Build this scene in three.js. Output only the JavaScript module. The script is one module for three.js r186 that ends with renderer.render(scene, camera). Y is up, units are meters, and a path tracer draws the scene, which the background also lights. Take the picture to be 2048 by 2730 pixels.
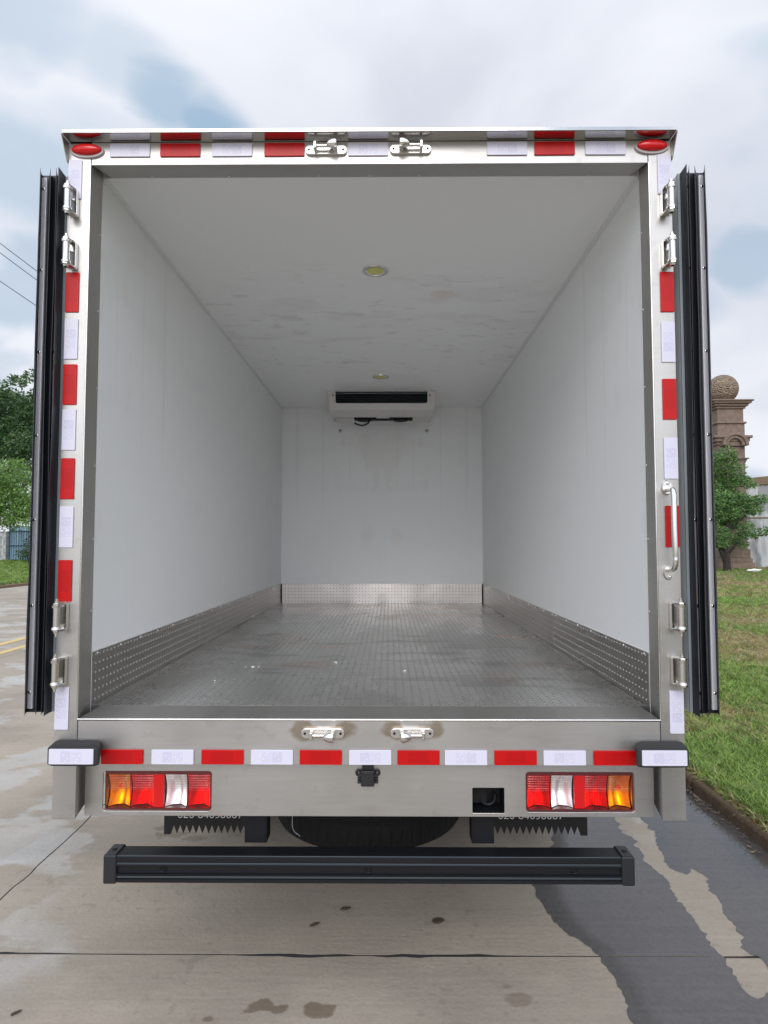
import * as THREE from 'three';
import { RoundedBoxGeometry } from 'three/addons/geometries/RoundedBoxGeometry.js';
import * as BGU from 'three/addons/utils/BufferGeometryUtils.js';

// ------------------------------------------------------------------ random and noise
let seed = 7;
const rnd = () => { seed = (seed + 0x6D2B79F5) | 0; let t = Math.imul(seed ^ (seed >>> 15), 1 | seed); t = (t + Math.imul(t ^ (t >>> 7), 61 | t)) ^ t; return ((t ^ (t >>> 14)) >>> 0) / 4294967296; };
const rr = (a, b) => a + (b - a) * rnd();
const gauss = () => Math.sqrt(-2 * Math.log(rnd() + 1e-9)) * Math.cos(6.2831853 * rnd());
const sm = (a, b, x) => { const t = Math.min(1, Math.max(0, (x - a) / (b - a))); return t * t * (3 - 2 * t); };
const lerp = (a, b, t) => a + (b - a) * t;
const hash = (x, y, z) => { let h = Math.imul(x, 374761393) ^ Math.imul(y, 668265263) ^ Math.imul(z, 2147483647 ^ 1274126177); h = Math.imul(h ^ (h >>> 13), 1274126177); return ((h ^ (h >>> 16)) >>> 0) / 4294967296; };
function n2(x, y, k = 0) {
  const ix = Math.floor(x), iy = Math.floor(y), fx = x - ix, fy = y - iy, u = fx * fx * (3 - 2 * fx), v = fy * fy * (3 - 2 * fy);
  const a = hash(ix, iy, k), b = hash(ix + 1, iy, k), c = hash(ix, iy + 1, k), d = hash(ix + 1, iy + 1, k);
  return a + (b - a) * u + (c - a) * v + (a - b - c + d) * u * v;
}
function n3(x, y, z) {
  const iz = Math.floor(z), fz = z - iz, w = fz * fz * (3 - 2 * fz);
  return lerp(n2(x, y, iz * 57), n2(x, y, (iz + 1) * 57), w);
}
const fbm2 = (x, y, o = 4, k = 0) => { let s = 0, a = 0.5, t = 0; for (let i = 0; i < o; i++) { s += a * n2(x, y, k + i * 13); t += a; x = x * 2.03 + 3.1; y = y * 2.03 + 1.7; a *= 0.5; } return s / t; };
const fbm3 = (x, y, z, o = 5) => { let s = 0, a = 0.5, t = 0; for (let i = 0; i < o; i++) { s += a * n3(x, y, z); t += a; x = x * 2.03 + 3.1; y = y * 2.03 + 1.7; z = z * 2.03 + 5.3; a *= 0.5; } return s / t; };

// ------------------------------------------------------------------ camera, sky, sun, exposure
const scene = new THREE.Scene();
const camera = new THREE.PerspectiveCamera(77.58, 0.75, 0.05, 4000);
camera.rotation.order = 'YXZ';
camera.position.set(0.0732, 1.6, 2.2598);
camera.rotation.set(0.0511, 0.0076, 0);

const renderer = new THREE.WebGLRenderer({ antialias: true });
renderer.toneMapping = THREE.LinearToneMapping;
renderer.toneMappingExposure = 1.3;
renderer.shadowMap.enabled = true;

{ // overcast sky with a few thin blue openings
  const W = 2048, H = 1024, data = new Float32Array(W * H * 4);
  const holes = [[-0.33, 0.585, -0.74, 0.06, 0.35], [-0.285, 0.555, -0.78, 0.06, 0.7], [-0.235, 0.54, -0.80, 0.055, 0.85], [-0.48, 0.30, -0.817, 0.12, 0.5], [0.465, 0.36, -0.808, 0.035, 0.55], [-0.43, 0.6, -0.68, 0.10, 0.45], [0.9, 0.4, 0.2, 0.14, 0.8], [-0.8, 0.5, 0.35, 0.16, 0.8], [0.2, 0.6, 0.77, 0.12, 0.8]];
  for (let j = 0; j < H; j++) {
    const up = ((j + 0.5) / H - 0.5) * Math.PI, y = Math.sin(up), cy = Math.cos(up);
    for (let i = 0; i < W; i++) {
      const at = (j * W + i) * 4;
      if (y < -0.02) { data[at] = 0.22; data[at + 1] = 0.22; data[at + 2] = 0.21; data[at + 3] = 1; continue; }
      const a = ((i + 0.5) / W - 0.5) * 2 * Math.PI, x = Math.cos(a) * cy, z = Math.sin(a) * cy;
      const k = 1 / (0.35 + Math.max(0, y)), px = x * k, pz = z * k;
      const warp = fbm3(px * 2.1 + 9, y * 2.0, pz * 2.1, 3) - 0.5;
      const big = fbm3(px * 1.7 + warp * 1.2, y * 1.6 + 4, pz * 1.7 + warp, 5);
      const fine = fbm3(px * 5 + warp * 2, y * 5 + 11, pz * 5 - warp * 2, 5);
      let hole = sm(0.62, 0.80, fbm3(px * 1.9 + 31, y * 2.5, pz * 1.9 + 7, 4) + (fine - 0.5) * 0.35) * 0.5;
      for (const [hx, hy, hz, hr, hs] of holes) {
        const d = Math.hypot(x - hx, (y - hy) * 1.25, z - hz) / hr + (fine - 0.5) * 3.4 + (big - 0.5) * 1.6;
        hole = Math.max(hole, hs * (1 - sm(0.35, 1.5, d)));
      }
      const tone = sm(0.30, 0.72, big * 0.65 + fine * 0.35);           // bright billows and grey undersides
      const toSun = Math.max(0, x * -0.092 + y * 0.509 + z * 0.855), rise = lerp(1, 1.25, sm(0.5, 1, y)) * (1 + 1.5 * Math.pow(toSun, 2.2)); // the cloud is thinner and brighter round the veiled sun
      const c = [lerp(0.52, 0.685, tone), lerp(0.545, 0.705, tone), lerp(0.615, 0.76, tone)], b = [0.17, 0.32, 0.47];
      const thin = hole * lerp(0.75, 1, fine);
      for (let n = 0; n < 3; n++) data[at + n] = lerp(c[n] * rise, b[n], thin);
      data[at + 3] = 1;
    }
  }
  const t = new THREE.DataTexture(data, W, H, THREE.RGBAFormat, THREE.FloatType);
  t.mapping = THREE.EquirectangularReflectionMapping; t.magFilter = THREE.LinearFilter; t.minFilter = THREE.LinearFilter; t.needsUpdate = true;
  scene.background = t; scene.environment = t;
}
const sun = new THREE.DirectionalLight(0xfffaf4, 0.95);
sun.position.set(-0.9, 5.0, 8.4); sun.target.position.set(0, 0, 0);
sun.castShadow = true; sun.shadow.radius = 60; sun.shadow.mapSize.set(2048, 2048);
Object.assign(sun.shadow.camera, { left: -14, right: 14, top: 14, bottom: -14, near: 0.5, far: 50 });
scene.add(sun); scene.add(sun.target);

// ------------------------------------------------------------------ textures
function tex(w, h, f, srgb = true) { // f(u, v) returns linear values
  const d = new Uint8Array(w * h * 4), enc = (c) => { c = Math.min(1, Math.max(0, c)); return Math.round(255 * (srgb ? (c <= 0.0031308 ? c * 12.92 : 1.055 * Math.pow(c, 1 / 2.4) - 0.055) : c)); };
  for (let j = 0; j < h; j++) for (let i = 0; i < w; i++) {
    const p = f((i + 0.5) / w, (j + 0.5) / h), at = (j * w + i) * 4;
    if (typeof p === 'number') { d[at] = d[at + 1] = d[at + 2] = enc(p); } else { d[at] = enc(p[0]); d[at + 1] = enc(p[1]); d[at + 2] = enc(p[2]); }
    d[at + 3] = 255;
  }
  const t = new THREE.DataTexture(d, w, h);
  t.wrapS = t.wrapT = THREE.MirroredRepeatWrapping; t.magFilter = THREE.LinearFilter; t.minFilter = THREE.LinearMipmapLinearFilter; t.generateMipmaps = true;
  t.colorSpace = srgb ? THREE.SRGBColorSpace : THREE.NoColorSpace; t.needsUpdate = true;
  return t;
}
const rep = (t, x, y) => { const c = t.clone(); c.repeat.set(x, y); c.needsUpdate = true; return c; };
// brushed steel, one tile = 1 m
const brushRough = tex(1024, 1024, (u, v) => {
  const streak = fbm2(u * 12, v * 420, 3, 3), blot = fbm2(u * 5, v * 5, 4, 9);
  return 0.62 + 0.14 * (streak - 0.5) + 0.30 * (blot - 0.5);
}, false);
const brushColor = tex(1024, 1024, (u, v) => {
  const streak = fbm2(u * 7, v * 300, 3, 5), blot = fbm2(u * 4, v * 4, 5, 21), spot = sm(0.70, 0.78, fbm2(u * 26, v * 26, 3, 77));
  const k = 0.95 + 0.05 * (streak - 0.5) + 0.09 * (blot - 0.5) - 0.05 * spot;
  return [k, k, k];
}, false);
const wavy = tex(512, 512, (u, v) => 0.5 + 0.5 * (fbm2(u * 4, v * 4, 2, 40) - 0.5) , false);
const floorColor = tex(1024, 2048, (u, v) => { // u across 2.2 m, v along 4.4 m
  const x = u * 2.2, z = v * 4.4;
  const grime = sm(0.46, 0.70, fbm2(x * 2.6, z * 1.2, 5, 61)), streak = sm(0.60, 0.74, fbm2(x * 3.2, z * 9, 4, 63)), brown = sm(0.60, 0.72, fbm2(x * 2.5 + 3, z * 3, 5, 66));
  const k = 0.80 * (1 - 0.17 * grime - 0.24 * streak) * (0.94 + 0.12 * fbm2(x * 60, z * 60, 2, 67));
  return [k * lerp(1.0, 1.0, brown), k * lerp(0.985, 0.90, brown), k * lerp(0.965, 0.83, brown)];
});
const floorRough = tex(1024, 1024, (u, v) => { const x = u * 2.2, z = v * 4.4; return 0.44 + 0.55 * (fbm2(x * 3.1, z * 2.2, 5, 71) - 0.42) + 0.1 * (n2(x * 90, z * 30, 73) - 0.5); }, false);
const linerColor = tex(1024, 1024, (u, v) => { // u, v in 4.4 m
  const x = u * 4.4, y = v * 4.4, smear = sm(0.66, 0.80, fbm2(x * 1.4, y * 5.5, 5, 81)), dirt = sm(0.64, 0.76, fbm2(x * 7, y * 3, 4, 83)) * sm(0.5, 0.7, fbm2(x * .8, y * .8, 2, 88));
  const scratch = sm(0.84, 0.92, n2(x * 42, y * 0.8, 85)) * sm(0.48, 0.62, fbm2(x * 1.3, y * 0.9, 3, 86));
  const k = 1 - 0.02 * smear - 0.035 * dirt - 0.05 * scratch;
  return [0.92 * k, 0.935 * k * (1 - 0.01 * dirt), 0.94 * k * (1 - 0.03 * dirt)];
});
const ceilingColor = tex(1024, 2048, (u, v) => { // u across 2.2 m, v along 4.4 m
  const x = u * 2.2, z = v * 4.4, mid = sm(0.7, 1.5, z) * (1 - sm(2.7, 3.6, z));
  const smear = sm(0.58, 0.76, fbm2(x * 3.4, z * 7, 5, 91)) * mid, spots = sm(0.70, 0.76, fbm2(x * 10, z * 22, 3, 93)) * mid;
  const ell = 1 - sm(0.6, 1.0, Math.hypot((x - 1.487) / 0.09, (z - 1.36) / 0.075) + 0.5 * (fbm2(x * 30, z * 30, 3, 95) - 0.5));
  const k = 1 - 0.06 * smear - 0.12 * spots;
  return [0.915 * k * (1 - 0.05 * ell), 0.92 * k * (1 - 0.10 * ell), 0.92 * k * (1 - 0.13 * ell)];
});
const linerBump = tex(512, 512, (u, v) => 0.5 + 0.35 * (n2(u * 70, v * 2, 111) - 0.5) + 0.25 * (n2(u * 200, v * 200, 113) - 0.5), false);
const sillColor = tex(1024, 128, (u, v) => { // rear sill, 2.04 x 0.17 m: brown weld stains round the two lower keepers, hand smears
  const x = u * 2.04 - 1.02, y = 0.83 + v * 0.17; let k = 0.95 + 0.05 * (fbm2(x * 7, y * 300, 3, 5) - 0.5) + 0.12 * (fbm2(x * 5, y * 7, 4, 221) - 0.5) - 0.07 * sm(0.6, 0.7, fbm2(x * 9, y * 16, 4, 223)), st = 0;
  for (const cx of [-0.157, 0.154]) for (const ex of [-0.066, 0.066]) { const d = Math.hypot((x - cx - ex * 1.05) / 0.040, (y - 0.950) / 0.030) + 1.1 * (fbm2(x * 28, y * 40, 4, 225) - 0.5); st = Math.max(st, 1 - sm(0.7, 1.25, d)); }
  return [k * lerp(1, 0.66, st), k * lerp(1, 0.58, st), k * lerp(1, 0.48, st)];
}, false);
// concrete, one tile = 12 m, laid so that (0,0) is the rear of the truck
const concreteTex = tex(2048, 2048, (u, v) => {
  const x = u * 12 - 6, z = v * 12 - 9;
  const big = fbm2(x * 0.7, z * 0.7, 5, 121), mid = fbm2(x * 3, z * 3, 5, 123), fine = n2(x * 130, z * 130, 125), broom = n2(x * 2.0, z * 85, 127);
  const laitance = sm(0.50, 0.565, fbm2(x * 1.7 + 2.2, z * 2.6, 6, 131) + 0.12 * (fbm2(x * 9, z * 12, 3, 132) - 0.5)) * sm(0.35, 0.60, fbm2(x * .45 + 3.3, z * .45 + 1, 2, 133) + lerp(0.30, -0.04, sm(-1.9, -0.5, x + 1.2 * (mid - 0.5))));
  const worn = sm(0.48, 0.60, fbm2(x * 5 + 8, z * 3, 5, 137)) * laitance;
  let k = 0.335 + 0.10 * (big - 0.5) + 0.10 * (mid - 0.5) + 0.035 * (fine - 0.5) + 0.020 * (broom - 0.5);
  const pale = Math.min(1, 0.75 * laitance + 0.25 * worn);
  k = lerp(k, 0.465 + 0.10 * (mid - 0.5) + 0.03 * (fine - 0.5), pale);
  const speck = sm(0.80, 0.86, n2(x * 34, z * 34, 139)) * sm(0.5, 0.6, fbm2(x * 3, z * 3, 2, 140));
  k *= 1 - 0.13 * speck;
  const dirt = sm(0.56, 0.70, fbm2(x * 1.1 + 5, z * 1.6, 5, 141));
  k *= 1 - 0.13 * dirt;
  k *= 0.89;
  let r = k * lerp(1.13, 1.03, pale), g = k * lerp(0.985, 1.0, pale), b = k * lerp(0.80, 0.94, pale);
  // damp drips on the slab
  let wet = 0;
  for (const [wx, wz, wr, wq] of [[-1.17, -1.42, 0.07, .6], [-1.07, -1.41, 0.05, .5], [-1.12, -1.34, 0.09, .6], [-0.99, -1.30, 0.07, .5], [-0.54, 0.03, 0.03, .8], [-0.37, -0.03, 0.055, .9], [-0.31, -0.02, 0.04, .9], [-0.17, -0.02, 0.06, .95], [0.53, -0.07, 0.05, .5], [0.50, -0.14, .03, .5]]) {
    const d0 = Math.hypot((x - wx) / 1.15, (z - wz) * 1.5) / wr; if (d0 > 1.7) continue;
    const d = d0 + 1.3 * (fbm2(x * 22, z * 22, 4, 145) - 0.5);
    wet = Math.max(wet, wq * (1 - sm(0.75, 0.95, d)));
  }
  r *= lerp(1, 0.50, wet); g *= lerp(1, 0.44, wet); b *= lerp(1, 0.38, wet);
  return [r, g, b];
});
const concreteBump = tex(1024, 1024, (u, v) => 0.5 + 0.5 * (fbm2(u * 90, v * 90, 4, 151) - 0.5) + 0.22 * (n2(u * 12, v * 85, 153) - 0.5), false);
const wetTex = tex(512, 1024, (u, v) => { // same patch as the roughness below
  const x = u * 1.5, z = v * 4, k = 0.078 + 0.045 * (fbm2(x * 1.2, z * 0.8, 5, 161) - 0.5) + 0.014 * (n2(x * 3, z * 60, 163) - 0.5) + 0.02 * (n2(x * 90, z * 90, 164) - .5);
  return [k * 1.0, k * 0.93, k * 0.90];
});
const SHORE = [[-9, 1.10], [-5, 1.02], [-2.6, 1.06], [-1.51, 1.03], [-1.36, 0.98], [-1.23, 0.945], [-0.98, 0.80], [-0.84, 0.74], [-0.70, 0.75], [-0.55, 0.765], [-0.47, 0.79], [-0.40, 0.84], [-0.32, 0.89], [-0.19, 0.905], [-0.07, 0.905], [0.04, 0.89], [0.5, 0.86], [1.2, 0.95], [2.6, 1.0]];
const shoreX = (z) => { for (let i = 0; i + 1 < SHORE.length; i++) if (z <= SHORE[i + 1][0]) return lerp(SHORE[i][1], SHORE[i + 1][1], Math.max(0, (z - SHORE[i][0]) / (SHORE[i + 1][0] - SHORE[i][0]))); return 1; };
const wetRough = tex(512, 1024, (u, v) => { // x 0.6 to 2.1 m, z -3 to 1 m: damp but not flooded near the shore, so the film is rough there
  const x = 0.6 + u * 1.5, z = -3 + v * 4, d = x - shoreX(z) + 0.10 * (fbm2(x * 7, z * 4, 4, 168) - 0.5);
  return lerp(0.62, 0.045 + 0.10 * sm(0.5, 0.75, fbm2(x * 5, z * 3, 4, 167)), sm(0.03, 0.17, d));
}, false);
for (const t of [wetTex, wetRough]) t.wrapS = t.wrapT = THREE.ClampToEdgeWrapping;
const soilTex = tex(1024, 1024, (u, v) => { // 6 m tile
  const x = u * 6, z = v * 6, g = sm(0.42, 0.60, fbm2(x * 1.3, z * 1.3, 5, 171)), f = 0.6 + 0.8 * fbm2(x * 30, z * 30, 3, 173);
  return [lerp(0.19, 0.12, g) * f, lerp(0.15, 0.145, g) * f, lerp(0.08, 0.05, g) * f];
});
const plasterTex = tex(1024, 512, (u, v) => {
  const s = sm(0.48, 0.66, fbm2(u * 9, v * 5, 5, 181)), d = sm(0.5, 0.75, fbm2(u * 30, v * 4, 4, 183)), k = 0.56 * (1 - 0.42 * s) * (1 - 0.25 * d);
  return [k * 0.97, k, k * 1.02];
});
const stoneTex = tex(512, 512, (u, v) => { const k = 0.15 + 0.10 * (fbm2(u * 8, v * 8, 5, 191) - 0.5) + 0.05 * (n2(u * 160, v * 160, 193) - 0.5); return [k * 1.32, k * 0.95, k * 0.74]; });
const carveBump = tex(1024, 512, (u, v) => { // scrolls in relief
  const x = u * 16, y = v * 8, w = fbm2(x * 0.8, y * 0.8, 2, 201) * 9;
  let m = 0;
  for (let a = -1; a <= 1; a++) for (let b = -1; b <= 1; b++) {
    const ix = Math.floor(x) + a, iy = Math.floor(y) + b, cx = ix + 0.2 + 0.6 * hash(((ix % 16) + 16) % 16, iy, 1), cy = iy + 0.2 + 0.6 * hash(((ix % 16) + 16) % 16, iy, 2), dx = x - cx, dy = y - cy, d = Math.hypot(dx, dy);
    if (d < 0.85) m = Math.max(m, (1 - d / 0.85) * (0.5 + 0.5 * Math.sin(d * 15 + Math.atan2(dy, dx) * (hash(ix, iy, 3) > 0.5 ? 1 : -1) + w * 0.15)) * 1.6);
  }
  return Math.min(1, m);
}, false);
const barkTex = tex(256, 512, (u, v) => { const k = 0.024 + 0.03 * (fbm2(u * 14, v * 6, 4, 211) - 0.4); return [k * 1.1, k * 0.95, k * 0.8]; });
const tyreBump = tex(512, 64, (u, v) => { const g = Math.abs(((v * 5) % 1) - 0.5) < 0.09 ? 0 : 1, z = Math.abs(((u * 60 + (Math.floor(v * 5) % 2) * 0.5 + Math.abs(v - .5)) % 1) - 0.5) < 0.12 ? 0.35 : 1; return Math.min(g, z); }, false);
function canvasTex(w, h, draw) {
  const c = document.createElement('canvas'); c.width = w; c.height = h; draw(c.getContext('2d'), w, h);
  const t = new THREE.CanvasTexture(c); t.colorSpace = THREE.SRGBColorSpace; t.magFilter = THREE.LinearFilter; return t;
}
const whitePlate = canvasTex(300, 106, (g, w, h) => { // faint printed blocks of the sheeting
  g.fillStyle = '#d0cedd'; g.fillRect(0, 0, w, h);
  g.fillStyle = '#c5c3d6'; g.fillRect(w * 0.25, h * 0.15, w * 0.25, h * 0.7); g.fillStyle = '#cac8da'; g.fillRect(w * 0.5, h * 0.15, w * 0.26, h * 0.7);
  g.strokeStyle = '#dddce6'; g.lineWidth = 2; for (const x of [0.25, 0.5, 0.76]) { g.beginPath(); g.moveTo(w * x, h * 0.1); g.lineTo(w * x, h * 0.9); g.stroke(); }
  g.fillStyle = '#ffffff'; for (const [x, y] of [[.33, .35], [.41, .6], [.36, .75], [.56, .45], [.63, .66], [.69, .4], [.60, .8]]) g.fillRect(w * x, h * y, 5, 4);
});
const redPlate = canvasTex(300, 106, (g, w, h) => { g.fillStyle = '#b9060a'; g.fillRect(0, 0, w, h); g.fillStyle = '#b00408'; g.fillRect(w * 0.25, h * 0.12, w * 0.5, h * 0.76); });
const flapText = canvasTex(882, 860, (g, w, h) => { // 0.441 x 0.43 m
  g.fillStyle = '#0d0d0e'; g.fillRect(0, 0, w, h); g.fillStyle = '#d8d8d8'; g.font = '84px sans-serif'; g.textBaseline = 'alphabetic'; g.textAlign = 'left';
  g.save(); g.translate(w * 0.13, h * 0.838); const s = '020-84098087'; g.scale(w * 0.64 / g.measureText(s).width, 1); g.fillText(s, 0, 0); g.restore();
});

// ------------------------------------------------------------------ materials
const C = (r, g, b) => new THREE.Color().setRGB(r, g, b);
const mat = (o) => new THREE.MeshPhysicalMaterial(o);
const M = {
  steel: mat({ color: C(0.525, 0.51, 0.49), metalness: 1, roughness: 0.70, map: brushColor, roughnessMap: brushRough, bumpMap: wavy, bumpScale: 0.0008 }),
  sill: mat({ color: C(0.525, 0.51, 0.49), metalness: 1, roughness: 0.70, map: sillColor, roughnessMap: rep(brushRough, 2.04, 0.17), bumpMap: rep(wavy, 2.04, 0.17), bumpScale: 0.0008 }),
  steelBright: mat({ color: C(0.74, 0.72, 0.69), metalness: 1, roughness: 0.30, roughnessMap: brushRough }),
  steelDark: mat({ color: C(0.50, 0.49, 0.48), metalness: 1, roughness: 0.55, map: brushColor, roughnessMap: brushRough, bumpMap: wavy, bumpScale: 0.0008 }),
  mirrorSteel: mat({ color: C(0.62, 0.61, 0.60), metalness: 1, roughness: 0.14, map: brushColor, bumpMap: wavy, bumpScale: 0.0006 }),
  chrome: mat({ color: C(0.80, 0.79, 0.77), metalness: 1, roughness: 0.16 }),
  cast: mat({ color: C(0.72, 0.70, 0.68), metalness: 1, roughness: 0.24 }),
  floor: mat({ color: 0xffffff, metalness: 1, roughness: 0.58, map: floorColor, roughnessMap: floorRough }),
  dots: mat({ color: C(0.34, 0.33, 0.32), metalness: 1, roughness: 0.22 }),
  kickFar: mat({ color: C(0.60, 0.565, 0.54), metalness: 1, roughness: 0.75, map: brushColor, roughnessMap: brushRough }),
  darkDots: mat({ color: C(0.16, 0.155, 0.15), metalness: 1, roughness: 0.4 }),
  kickDots: mat({ color: C(0.72, 0.70, 0.68), metalness: 1, roughness: 0.3 }),
  kick: mat({ color: C(0.49, 0.47, 0.455), metalness: 1, roughness: 0.5, map: brushColor, roughnessMap: brushRough, bumpMap: wavy, bumpScale: 0.001 }),
  liner: mat({ map: linerColor, roughness: 0.42, bumpMap: linerBump, bumpScale: 0.0004 }),
  ceiling: mat({ map: ceilingColor, roughness: 0.45, bumpMap: linerBump, bumpScale: 0.0004 }),
  paint: mat({ color: C(0.76, 0.77, 0.77), roughness: 0.35, clearcoat: 0.5, clearcoatRoughness: 0.1 }),
  doorSkin: mat({ color: C(0.80, 0.85, 0.87), roughness: 0.3, clearcoat: 0.6, clearcoatRoughness: 0.08 }),
  trim: mat({ color: C(0.84, 0.85, 0.86), roughness: 0.5 }),
  sealant: mat({ color: C(0.78, 0.78, 0.76), roughness: 0.6 }),
  edgeTrim: mat({ color: C(0.26, 0.295, 0.315), roughness: 0.35 }),
  rubber: mat({ color: C(0.016, 0.017, 0.024), roughness: 0.42 }),
  rubberMatt: mat({ color: C(0.022, 0.022, 0.023), roughness: 0.72, bumpMap: concreteBump, bumpScale: 0.0006 }),
  blackPaint: mat({ color: C(0.007, 0.0075, 0.010), roughness: 0.5, specularIntensity: 0.6 }),
  blackPlastic: mat({ color: C(0.013, 0.014, 0.016), roughness: 0.45 }),
  alu: mat({ color: C(0.80, 0.80, 0.84), metalness: 0.2, roughness: 0.4 }),
  anodised: mat({ color: C(0.085, 0.10, 0.115), metalness: 0.8, roughness: 0.45 }),
  redTape: mat({ map: redPlate, roughness: 0.35, specularIntensity: 0.6 }),
  whiteTape: mat({ map: whitePlate, roughness: 0.28 }),
  tapeEdge: mat({ color: C(0.46, 0.42, 0.43), roughness: 0.5 }),
  redLens: mat({ color: C(0.95, 0.02, 0.02), roughness: 0.08, transmission: 1, thickness: 0, ior: 1.49 }),
  amberLens: mat({ color: C(1.0, 0.52, 0.03), roughness: 0.08, transmission: 1, thickness: 0, ior: 1.49 }),
  clearLens: mat({ color: C(0.98, 0.98, 0.98), roughness: 0.07, transmission: 1, thickness: 0, ior: 1.49 }),
  redSolid: mat({ color: C(0.60, 0.006, 0.008), roughness: 0.12 }),
  redDark: mat({ color: C(0.10, 0.004, 0.005), roughness: 0.25, clearcoat: 0.8, clearcoatRoughness: 0.05 }),
  reflector: mat({ color: C(0.97, 0.97, 0.97), metalness: 1, roughness: 0.32 }),
  lampGlass: mat({ color: C(0.66, 0.63, 0.16), roughness: 0.35 }),
  evap: mat({ color: C(0.72, 0.69, 0.67), roughness: 0.5 }),
  evapDark: mat({ color: C(0.008, 0.011, 0.013), roughness: 0.7, specularIntensity: 0.3 }),
  louvre: mat({ color: C(0.05, 0.075, 0.09), roughness: 0.3 }),
  chassis: mat({ color: C(0.009, 0.009, 0.0095), roughness: 0.65, specularIntensity: 0.5 }),
  tyre: mat({ color: C(0.009, 0.009, 0.0095), specularIntensity: 0.5, roughness: 0.8, bumpMap: tyreBump, bumpScale: 0.008 }),
  flap: mat({ map: flapText, roughness: 0.55 }),
  concrete: mat({ map: concreteTex, roughness: 0.88, bumpMap: rep(concreteBump, 12, 12), bumpScale: 0.0025 }),
  joint: mat({ color: C(0.030, 0.027, 0.024), roughness: 0.95 }),
  wet: mat({ map: wetTex, roughness: 1, roughnessMap: wetRough, ior: 1.48 }),
  kerb: mat({ color: C(0.52, 0.40, 0.29), map: rep(concreteTex, 4, 4), roughness: 0.95, bumpMap: rep(concreteBump, 6, 6), bumpScale: 0.01 }),
  yellow: mat({ color: C(0.62, 0.46, 0.20), roughness: 0.8, bumpMap: rep(concreteBump, 12, 12), bumpScale: 0.002 }),
  soil: mat({ map: soilTex, roughness: 1 }),
  plaster: mat({ map: plasterTex, roughness: 0.9 }),
  coping: mat({ color: C(0.19, 0.135, 0.09), roughness: 0.85 }),
  stone: mat({ map: stoneTex, roughness: 0.85 }),
  carved: mat({ color: C(0.33, 0.25, 0.18), roughness: 0.85, bumpMap: carveBump, bumpScale: 0.14 }),
  bark: mat({ map: barkTex, roughness: 0.95 }),
  leaf: mat({ color: C(1, 1, 1), roughness: 0.55, transmission: 0.42, thickness: 0 }),
  blade: mat({ color: C(1, 1, 1), roughness: 0.65, transmission: 0.25, thickness: 0, side: THREE.DoubleSide }),
  blueSheet: mat({ color: C(0.22, 0.37, 0.47), roughness: 0.5 }),
  blueBar: mat({ color: C(0.03, 0.07, 0.12), roughness: 0.5 }),
  redBrick: mat({ color: C(0.20, 0.05, 0.04), roughness: 0.85 }),
  wire: mat({ color: C(0.05, 0.055, 0.065), roughness: 0.6 }),
  paper: mat({ color: C(0.80, 0.80, 0.78), roughness: 0.8 }),
  deadLeaf: mat({ color: C(0.055, 0.035, 0.022), roughness: 0.8 }),
};
for (const k of ['concrete', 'kerb', 'yellow']) M[k].bumpMap.repeat.set(12, 12);

// ------------------------------------------------------------------ helpers
const used = new Map();
function numbered(name) { const n = used.get(name) ?? 0; used.set(name, n + 1); return n ? name + '_' + String(n).padStart(3, '0') : name; }
function shade(o) { o.castShadow = true; o.receiveShadow = true; return o; }
function part(parent, name, geo, m, label) {
  const o = shade(new THREE.Mesh(Array.isArray(geo) ? merge(geo) : geo, m)); o.name = parent === scene ? numbered(name) : name;
  if (label) o.userData.label = label;
  parent.add(o); return o;
}
function sub(parent, name, label) { const g = new THREE.Group(); g.name = name; if (label) g.userData.label = label; parent.add(g); return g; }
function thing(name, label, category, pos = [0, 0, 0], group) {
  const g = new THREE.Group(); g.name = numbered(name); g.position.set(...pos); g.userData = { label, category }; if (group) g.userData.group = group;
  scene.add(g); return g;
}
function tag(o, label, category, group) { Object.assign(o.userData, { label, category }); if (group) o.userData.group = group; return o; }
THREE.BufferGeometry.prototype.applyUV = function (f) { const p = this.attributes.position, uv = this.attributes.uv; for (let i = 0; i < p.count; i++) uv.setXY(i, ...f(p.getX(i), p.getY(i), p.getZ(i))); return this; };
const struct = (o, label) => { o.userData.kind = 'structure'; if (label) o.userData.label = label; return o; };
function boxUV(g, s = 1) { // uv in metres from the dominant direction of each face
  g = g.index ? g.toNonIndexed() : g;
  const p = g.attributes.position, n = g.attributes.normal, uv = new Float32Array(p.count * 2);
  for (let i = 0; i < p.count; i++) {
    const ax = Math.abs(n.getX(i)), ay = Math.abs(n.getY(i)), az = Math.abs(n.getZ(i)), x = p.getX(i), y = p.getY(i), z = p.getZ(i);
    if (ay >= ax && ay >= az) { uv[2 * i] = x / s; uv[2 * i + 1] = z / s; } else if (ax >= az) { uv[2 * i] = z / s; uv[2 * i + 1] = y / s; } else { uv[2 * i] = x / s; uv[2 * i + 1] = y / s; }
  }
  g.setAttribute('uv', new THREE.BufferAttribute(uv, 2)); return g;
}
function merge(list) { return BGU.mergeGeometries(list.map((g) => { g = g.index ? g.toNonIndexed() : g; for (const k of Object.keys(g.attributes)) if (!['position', 'normal', 'uv'].includes(k)) g.deleteAttribute(k); g.clearGroups(); return g; })); }
function box(x0, x1, y0, y1, z0, z1, r = 0) {
  const w = Math.abs(x1 - x0), h = Math.abs(y1 - y0), d = Math.abs(z1 - z0);
  const g = r ? new RoundedBoxGeometry(w, h, d, 2, Math.min(r, w / 2.01, h / 2.01, d / 2.01)) : new THREE.BoxGeometry(w, h, d);
  g.translate((x0 + x1) / 2, (y0 + y1) / 2, (z0 + z1) / 2); return boxUV(g);
}
const V = (x, y, z) => new THREE.Vector3(x, y, z);
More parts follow.
